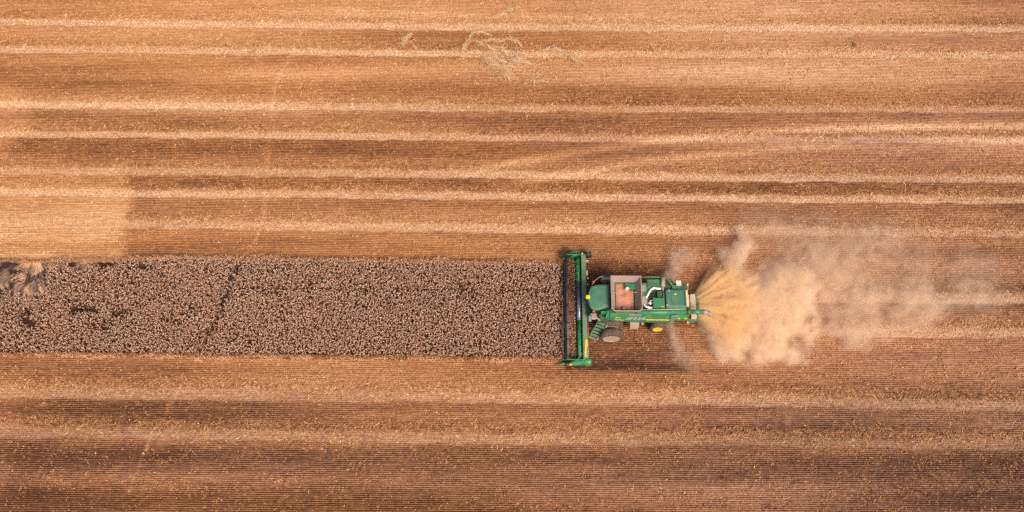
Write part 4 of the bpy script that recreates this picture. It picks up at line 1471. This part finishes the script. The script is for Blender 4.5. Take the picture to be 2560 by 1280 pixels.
def straw_clump(label, strokes, dens=1.0, hgt=0.3):
    VV, TT = [], []
    for (pts_, wpx) in strokes:
        q = [P(*p_) for p_ in pts_]
        xs_ = np.array([v_.x for v_ in q]); ys_ = np.array([v_.y for v_ in q])
        seg_ = np.concatenate([[0], np.cumsum(np.hypot(np.diff(xs_), np.diff(ys_)))])
        L_ = seg_[-1]
        m_ = int(34 * L_ * dens * (wpx / 8)) + 6
        u_ = rng.uniform(0, L_, m_)
        f_ = u_ / L_
        wm = wpx / 28 * (0.35 + 0.65 * np.sin(np.pi * np.clip(f_ * 0.9 + 0.05, 0, 1)))
        o_ = rng.normal(0, 0.5, m_) * (0.7 + 1.1 * (rng.random(m_) < 0.35))
        dx_ = np.gradient(np.interp(np.linspace(0, L_, 60), seg_, xs_)); dy_ = np.gradient(np.interp(np.linspace(0, L_, 60), seg_, ys_))
        k_ = np.minimum((f_ * 59).astype(int), 59)
        th = np.arctan2(dy_[k_], dx_[k_])
        px_ = np.interp(u_, seg_, xs_) - np.sin(th) * o_ * wm
        py_ = np.interp(u_, seg_, ys_) + np.cos(th) * o_ * wm
        z_ = 0.65 * hgt * np.exp(-o_ ** 2 * 1.5) * rng.uniform(0.3, 1, m_) + 0.05
        th = th + rng.normal(0, 0.38, m_)
        l_ = rng.uniform(0.15, 0.60, m_); wd_ = rng.uniform(0.014, 0.030, m_)
        c_ = np.stack([px_, py_, z_], -1)
        e_ = np.stack([np.cos(th) * l_, np.sin(th) * l_, rng.normal(0, 0.12, m_) * l_], -1)
        g_ = np.stack([-np.sin(th) * wd_, np.cos(th) * wd_, rng.normal(0, 0.25, m_) * wd_], -1)
        VV.append(np.stack([c_ - e_ - g_ * 0.5, c_ + e_ - g_, c_ + e_ + g_, c_ - e_ + g_ * 0.5], 1).reshape(-1, 3))
        TT.append(np.repeat(np.clip(rng.normal(0.82, 0.22, m_), 0.1, 1), 4))
    V2 = np.concatenate(VV)
    org = V2.mean(0); org[2] = 0
    o_ = link("straw_clump", fastmesh("straw_clump", V2 - org, 4, np.arange(len(V2)).reshape(-1, 4), dict(tint=np.concatenate(TT))), M_clump)
    o_.location = org
    tag(o_, label, "straw clump", "clumps of pulled-up straw on the stubble")


straw_clump("largest forked straw clump, slanting down below the second wheel track from the top", [([(1210, 145), (1228, 158), (1246, 166), (1262, 178), (1270, 190)], 15), ([(1252, 172), (1268, 170), (1282, 168)], 8), ([(1255, 186), (1272, 196), (1279, 200)], 5), ([(1216, 146), (1240, 150), (1262, 158)], 7)], 1.3, 0.5)
straw_clump("broad pale straw clump across the second wheel track, right beside the largest forked one", [([(1258, 128), (1275, 138), (1296, 146), (1312, 150)], 16), ([(1276, 152), (1300, 158), (1325, 160)], 9), ([(1240, 118), (1262, 132)], 6)], 1.2, 0.4)
straw_clump("thin arched straw wisp hanging down like a hook from the topmost wheel track", [([(1157, 128), (1164, 112), (1175, 98), (1180, 86), (1192, 80)], 6), ([(1178, 84), (1200, 82), (1225, 90)], 4)], 0.9, 0.3)
straw_clump("short upright straw wisp standing apart, farthest left of the straw clumps", [([(1006, 112), (1012, 102), (1020, 92), (1024, 89)], 9), ([(999, 108), (1008, 116)], 5), ([(1030, 112), (1041, 122)], 3)], 0.9, 0.3)
straw_clump("long drawn out straw streak sloping down to the right, farthest right of the straw clumps", [([(1358, 128), (1376, 122), (1398, 126), (1420, 138), (1436, 150), (1455, 159)], 9)], 0.8, 0.25)
straw_clump("ragged ring of low straw between the two topmost wheel tracks", [([(1198, 112), (1212, 103), (1232, 101), (1252, 104)], 6), ([(1278, 98), (1292, 106), (1302, 116)], 6), ([(1188, 100), (1200, 112), (1216, 116)], 4), ([(1230, 120), (1252, 126)], 5), ([(1250, 104), (1266, 97), (1280, 99)], 4), ([(1214, 112), (1222, 118), (1232, 121)], 3)], 0.8, 0.25)
straw_clump("faint straw streak rising to the right above the topmost wheel track", [([(1240, 46), (1256, 36), (1272, 26), (1285, 20), (1302, 19)], 6)], 0.8, 0.2)
straw_clump("small scattered straw clump below the long drawn out streak", [([(1322, 192), (1332, 200), (1336, 208)], 6), ([(1336, 188), (1356, 185)], 5), ([(1334, 205), (1350, 203), (1362, 205), (1370, 210)], 3), ([(1330, 197), (1337, 189)], 3)], 0.7, 0.2)

# green weed on the right
M_leaf, t, b = newmat("weed_leaf")
b.inputs['Base Color'].default_value = (0.16, 0.135, 0.05, 1)
b.inputs['Roughness'].default_value = 0.7
c_ = P(2135, 114)
m = MB()
for k in range(46):
    t_ = random.uniform(0, 6.28); r_ = random.uniform(0.03, 0.30); z_ = random.uniform(0.05, 0.25)
    p_ = Vector((c_.x + r_ * math.cos(t_) * 0.8, c_.y + r_ * math.sin(t_), z_))
    a_ = random.uniform(0, 6.28); l_ = random.uniform(0.06, 0.12)
    d_ = Vector((math.cos(a_), math.sin(a_), random.uniform(-0.3, 0.5))) * l_
    s_ = Vector((-d_.y, d_.x, random.uniform(-0.05, 0.05))) * 0.4
    f_ = m.bm.faces.new([m.bm.verts.new(p_ - d_), m.bm.verts.new(p_ + s_), m.bm.verts.new(p_ + d_), m.bm.verts.new(p_ - s_)])
weed = empty("weed_plant", (c_.x, c_.y, 0))
m.build("foliage", M_leaf, weed, (c_.x, c_.y, 0))
tag(weed, "small dark green weed growing alone in the stubble at upper right", "weed")
m = MB()
for k in range(7):
    t_ = k * 0.9
    m.tube([(c_.x, c_.y, 0), (c_.x + 0.22 * math.cos(t_), c_.y + 0.25 * math.sin(t_), 0.2)], [0.012, 0.005], 5)
m.build("stem", M_leaf, weed, (c_.x, c_.y, 0))

# ------------------------------------------------------------------ dust and chaff in the air: real volumes behind the spreader
class Cloud:
    """density field written as nodes, evaluated on a grid of voxels"""
    def __init__(self, name, org, lo_, hi_, vox, color, scale, label, cat, aniso=0.0):
        self.t = bpy.data.node_groups.new(name, 'GeometryNodeTree')
        self.t.interface.new_socket("Geometry", in_out='INPUT', socket_type='NodeSocketGeometry')
        self.t.interface.new_socket("Geometry", in_out='OUTPUT', socket_type='NodeSocketGeometry')
        self.org, self.lo, self.hi, self.vox = Vector(org), lo_, hi_, vox
        self.name, self.label, self.cat = name, label, cat
        self.tc = self.t.nodes.new("GeometryNodeInputPosition").outputs[0]
        sp_ = N(self.t, "ShaderNodeSeparateXYZ")
        self.t.links.new(self.tc, sp_.inputs[0])
        self.x, self.y, self.z = sp_.outputs
        self.m = bpy.data.materials.new(name + "_air")
        self.m.use_nodes = True
        nt_ = self.m.node_tree
        nt_.nodes.remove(nt_.nodes["Principled BSDF"])
        v_ = N(nt_, "ShaderNodeVolumePrincipled")
        v_.inputs['Color'].default_value = (*color, 1)
        v_.inputs['Density'].default_value = scale
        v_.inputs['Anisotropy'].default_value = aniso
        nt_.links.new(v_.outputs[0], nt_.nodes["Material Output"].inputs['Volume'])

    def op(self, o_, *a_):
        n_ = N(self.t, "ShaderNodeMath", operation=o_)
        for i, v_ in enumerate(a_):
            if isinstance(v_, (int, float)): n_.inputs[i].default_value = v_
            else: self.t.links.new(v_, n_.inputs[i])
        return n_.outputs[0]

    def vec(self, x, y, z):
        n_ = N(self.t, "ShaderNodeCombineXYZ")
        for i, v_ in enumerate((x, y, z)):
            if isinstance(v_, (int, float)): n_.inputs[i].default_value = v_
            else: self.t.links.new(v_, n_.inputs[i])
        return n_.outputs[0]

    def noise(self, vec, scale, detail=4.0, rough_=0.6, dist=0.0):
        n_ = N(self.t, "ShaderNodeTexNoise", i_Scale=scale, i_Detail=detail, i_Roughness=rough_, i_Distortion=dist)
        self.t.links.new(vec, n_.inputs['Vector'])
        return n_.outputs[0]

    def sm(self, v_, a_, b_, lo_=0.0, hi_=1.0):
        n_ = N(self.t, "ShaderNodeMapRange", interpolation_type='SMOOTHSTEP', i_1=a_, i_2=b_, i_3=lo_, i_4=hi_)
        self.t.links.new(v_, n_.inputs[0])
        return n_.outputs[0]

    def puff(self, px, py, rx, ry, s_, zc=1.0, rz=1.2, rot=0.0, edge=0.15):
        c_ = P(px, py, zc) - self.org
        dx, dy, dz = self.op('SUBTRACT', self.x, c_.x), self.op('SUBTRACT', self.y, c_.y), self.op('SUBTRACT', self.z, c_.z)
        if rot:
            cr_, sr_ = math.cos(rot), math.sin(rot)
            dx, dy = self.op('ADD', self.op('MULTIPLY', dx, cr_), self.op('MULTIPLY', dy, sr_)), self.op('SUBTRACT', self.op('MULTIPLY', dy, cr_), self.op('MULTIPLY', dx, sr_))
        v_ = self.vec(self.op('DIVIDE', dx, rx / 28.5), self.op('DIVIDE', dy, ry / 28.5), self.op('DIVIDE', dz, rz))
        l_ = N(self.t, "ShaderNodeVectorMath", operation='LENGTH')
        self.t.links.new(v_, l_.inputs[0])
        return self.sm(l_.outputs['Value'], 1.0, edge, 0.0, s_)

    def warp(self, amp, scale):
        n_ = N(self.t, "ShaderNodeTexNoise", i_Scale=scale, i_Detail=5.0, i_Roughness=0.6)
        self.t.links.new(self.tc, n_.inputs['Vector'])
        s_ = N(self.t, "ShaderNodeSeparateXYZ")
        self.t.links.new(n_.outputs['Color'], s_.inputs[0])
        self.x = self.op('MULTIPLY_ADD', self.op('SUBTRACT', s_.outputs[0], 0.5), amp, self.x)
        self.y = self.op('MULTIPLY_ADD', self.op('SUBTRACT', s_.outputs[1], 0.5), amp, self.y)

    def finish(self, dens):
        vc = self.t.nodes.new("GeometryNodeVolumeCube")
        dens = self.op('MULTIPLY', dens, self.op('GREATER_THAN', dens, 0.004))
        self.t.links.new(dens, vc.inputs['Density'])
        vc.inputs['Background'].default_value = 0.0
        vc.inputs['Min'].default_value = self.lo
        vc.inputs['Max'].default_value = self.hi
        for k, a_, b_ in zip(('Resolution X', 'Resolution Y', 'Resolution Z'), self.lo, self.hi):
            vc.inputs[k].default_value = max(2, int((b_ - a_) / self.vox))
        sm_ = self.t.nodes.new("GeometryNodeSetMaterial")
        sm_.inputs['Material'].default_value = self.m
        go = self.t.nodes.new("NodeGroupOutput")
        self.t.links.new(vc.outputs[0], sm_.inputs[0])
        self.t.links.new(sm_.outputs[0], go.inputs[0])
        vd = bpy.data.volumes.new(self.name)
        vd.materials.append(self.m)
        o_ = bpy.data.objects.new(self.name, vd)
        col.objects.link(o_)
        o_.location = self.org
        md = o_.modifiers.new("air", 'NODES')
        md.node_group = self.t
        return tag(o_, self.label, self.cat, kind='stuff')


def total(cl, pfs):
    acc = None
    for pf in pfs:
        p_ = cl.puff(*pf)
        acc = p_ if acc is None else cl.op('ADD', acc, p_)
    return acc


# chaff thrown out of the spreader in a fan
vm = Cloud("chaff_spray", P(1743, 766, 1.3), (0.0, -6.0, -1.25), (8.5, 6.0, 1.5), 0.075, (0.998, 0.815, 0.53), 5.0,
           "golden fan of chaff thrown out by the spreader at the back of the harvester", "chaff cloud")
xr = vm.op('ADD', vm.x, 0.85)
r_ = vm.op('SQRT', vm.op('ADD', vm.op('MULTIPLY', xr, xr), vm.op('MULTIPLY', vm.y, vm.y)))
phi = vm.op('ARCTAN2', vm.y, xr)
bil = vm.noise(vm.tc, 0.62, 7.0, 0.62, 1.1)
bil2 = vm.noise(vm.tc, 1.5, 5.0, 0.62, 0.6)
ray = vm.noise(vm.vec(vm.op('MULTIPLY', phi, 5.5), vm.op('MULTIPLY', r_, 0.14), vm.op('MULTIPLY', vm.z, 0.2)), 1.5, 4.0, 0.65)
ray = vm.sm(ray, 0.42, 0.66)
far = vm.sm(vm.op('ADD', r_, vm.op('MULTIPLY', vm.op('SUBTRACT', bil2, 0.5), 3.0)), 2.0, 4.6)
lump = vm.sm(bil, 0.42, 0.60)
body = vm.op('ADD', vm.op('MULTIPLY', vm.op('ADD', ray, 0.06), vm.op('SUBTRACT', 1.0, vm.op('MULTIPLY', far, 0.5))), vm.op('MULTIPLY', vm.op('MULTIPLY', far, lump), vm.sm(bil2, 0.34, 0.64, 0.12, 1.2)))
aphi = vm.op('ADD', vm.op('ABSOLUTE', vm.op('ADD', phi, -0.02)), vm.op('MULTIPLY', vm.op('SUBTRACT', bil, 0.5), 0.7))
edge_ray = vm.op('MULTIPLY', vm.sm(vm.op('ABSOLUTE', vm.op('SUBTRACT', vm.op('ABSOLUTE', phi), 0.84)), 0.14, 0.03), vm.op('MULTIPLY', ray, 0.7))
body = vm.op('ADD', body, edge_ray)
amask = vm.sm(aphi, 1.06, 0.52)
rend = vm.op('ADD', vm.op('ADD', r_, vm.op('MULTIPLY', vm.op('MULTIPLY', phi, phi), 1.6)), vm.op('ADD', vm.op('MULTIPLY', vm.op('SUBTRACT', bil, 0.5), 9.0), vm.op('MULTIPLY', vm.op('SUBTRACT', bil2, 0.5), 3.5)))
rmask = vm.op('MULTIPLY', vm.sm(r_, 0.80, 1.1), vm.sm(rend, 7.0, 5.0))
zc_ = vm.sm(vm.op('ABSOLUTE', vm.op('ADD', vm.z, 0.15)), 1.15, 0.3)
vm.finish(vm.op('MULTIPLY', vm.op('MULTIPLY', body, amask), vm.op('MULTIPLY', rmask, zc_)))

# dust drifting off behind it
vm = Cloud("dust_cloud", P(2050, 760, 0.0), (-11.0, -8.5, 0.05), (18.5, 11.0, 2.5), 0.085, (0.997, 0.85, 0.685), 3.6,
           "pale billowing dust drifting away behind the harvester over the wheel tracks", "dust cloud")
vm.warp(5.5, 0.45)
big_ = vm.noise(vm.tc, 0.40, 8.0, 0.62, 1.6)
fin_ = vm.noise(vm.tc, 1.1, 6.0, 0.62, 1.0)
rid = vm.op('SUBTRACT', 1.0, vm.op('ABSOLUTE', vm.op('MULTIPLY', vm.op('SUBTRACT', vm.noise(vm.tc, 0.85, 7.0, 0.6, 1.3), 0.5), 5.0)))
rid = vm.sm(rid, 0.05, 0.95, 0.05, 1.4)
tex = vm.op('MULTIPLY', vm.sm(big_, 0.32, 0.68, 0.14, 1.0), vm.sm(fin_, 0.26, 0.70, 0.35, 1.0))
near = vm.op('MULTIPLY', total(vm, [(1960, 785, 92, 88, 1.0), (1905, 840, 84, 66, 0.95), (1890, 745, 74, 90, 0.5), (1842, 662, 44, 66, 0.26), (1862, 618, 36, 60, 0.30), (1945, 876, 70, 50, 0.55), (1985, 705, 90, 66, 0.42), (1985, 745, 60, 60, 0.5), (1830, 860, 60, 50, 0.5)]), vm.op('MULTIPLY', rid, vm.sm(big_, 0.30, 0.60, 0.35, 1.0)))
acc = total(vm, [(2090, 700, 120, 80, 0.55), (2050, 640, 140, 66, 0.42), (2150, 828, 110, 50, 0.60), (2080, 770, 150, 100, 0.34), (2200, 750, 170, 110, 0.42), (2310, 760, 96, 96, 0.50), (2430, 740, 110, 100, 0.22), (1990, 590, 200, 80, 0.22), (2150, 590, 170, 80, 0.18), (1960, 700, 120, 90, 0.3), (1930, 560, 130, 80, 0.12), (2210, 630, 170, 110, 0.26), (2400, 690, 170, 130, 0.24), (1890, 800, 210, 150, 0.30), (1900, 870, 160, 70, 0.25)])
vm.finish(vm.op('ADD', near, vm.op('MULTIPLY', vm.op('MULTIPLY', acc, tex), 0.58)))

# single straws and chips flying in the fan
n = 5200
fr = rng.uniform(0.3, 1, n) ** 0.7 * 6.2
fp = rng.normal(0, 0.5, n)
keep = np.abs(fp) < 1.0
fr, fp = fr[keep] * (1 - 0.25 * fp[keep] ** 2), fp[keep]
n = len(fr)
ap = P(1743, 766, 1.3)
c = np.stack([ap.x - 0.7 + fr * np.cos(fp), ap.y + fr * np.sin(fp), np.clip(1.2 - 0.03 * fr ** 2 + rng.normal(0, 0.35, n), 0.12, 2.4)], -1)
an = fp + rng.normal(0, 0.5, n)
ln, wd = rng.uniform(0.02, 0.09, n), rng.uniform(0.008, 0.02, n)
e = np.stack([np.cos(an) * ln, np.sin(an) * ln, rng.normal(0, 0.4, n) * ln], -1)
f2 = np.stack([-np.sin(an) * wd, np.cos(an) * wd, rng.normal(0, 0.5, n) * wd], -1)
V = np.stack([c - e - f2, c + e - f2, c + e + f2, c - e + f2], 1).reshape(-1, 3)
o = link("flying_straw", fastmesh("flying_straw", V, 4, np.arange(4 * n).reshape(-1, 4), dict(tint=np.repeat(np.clip(rng.normal(0.8, 0.15, n), 0, 1), 4))), M_lit)
tag(o, "chopped straw pieces flying in the golden fan behind the harvester", "straw", kind='stuff')

# thin wisps blown out beside the rear wheels
for k, (pfs, lb_) in enumerate((([(1708, 642, 46, 44, 0.7), (1686, 668, 32, 50, 0.8), (1672, 694, 18, 26, 0.9)], "thin pale dust wisp blown out on the far side of the harvester's hood"),
                 ([(1679, 828, 20, 56, 0.9), (1692, 866, 28, 50, 0.7), (1722, 905, 48, 34, 0.4)], "thin pale dust wisp trailing down beside the yellow rear wheel"))):
    pc = P(pfs[1][0], pfs[1][1], 0.0)
    vm = Cloud("dust_wisp", pc, (-2.0, -3.2, 0.05), (3.0, 3.2, 2.0), 0.09, (0.997, 0.87, 0.72), 1.4, lb_, "dust wisp")
    vm.warp(3.0, 0.8)
    tx_ = vm.sm(vm.noise(vm.tc, 1.3, 8.0, 0.68, 2.0), 0.34, 0.68)
    acc = total(vm, [(*pf, 0.9, 0.9) for pf in pfs])
    vm.finish(vm.op('MULTIPLY', acc, tx_))
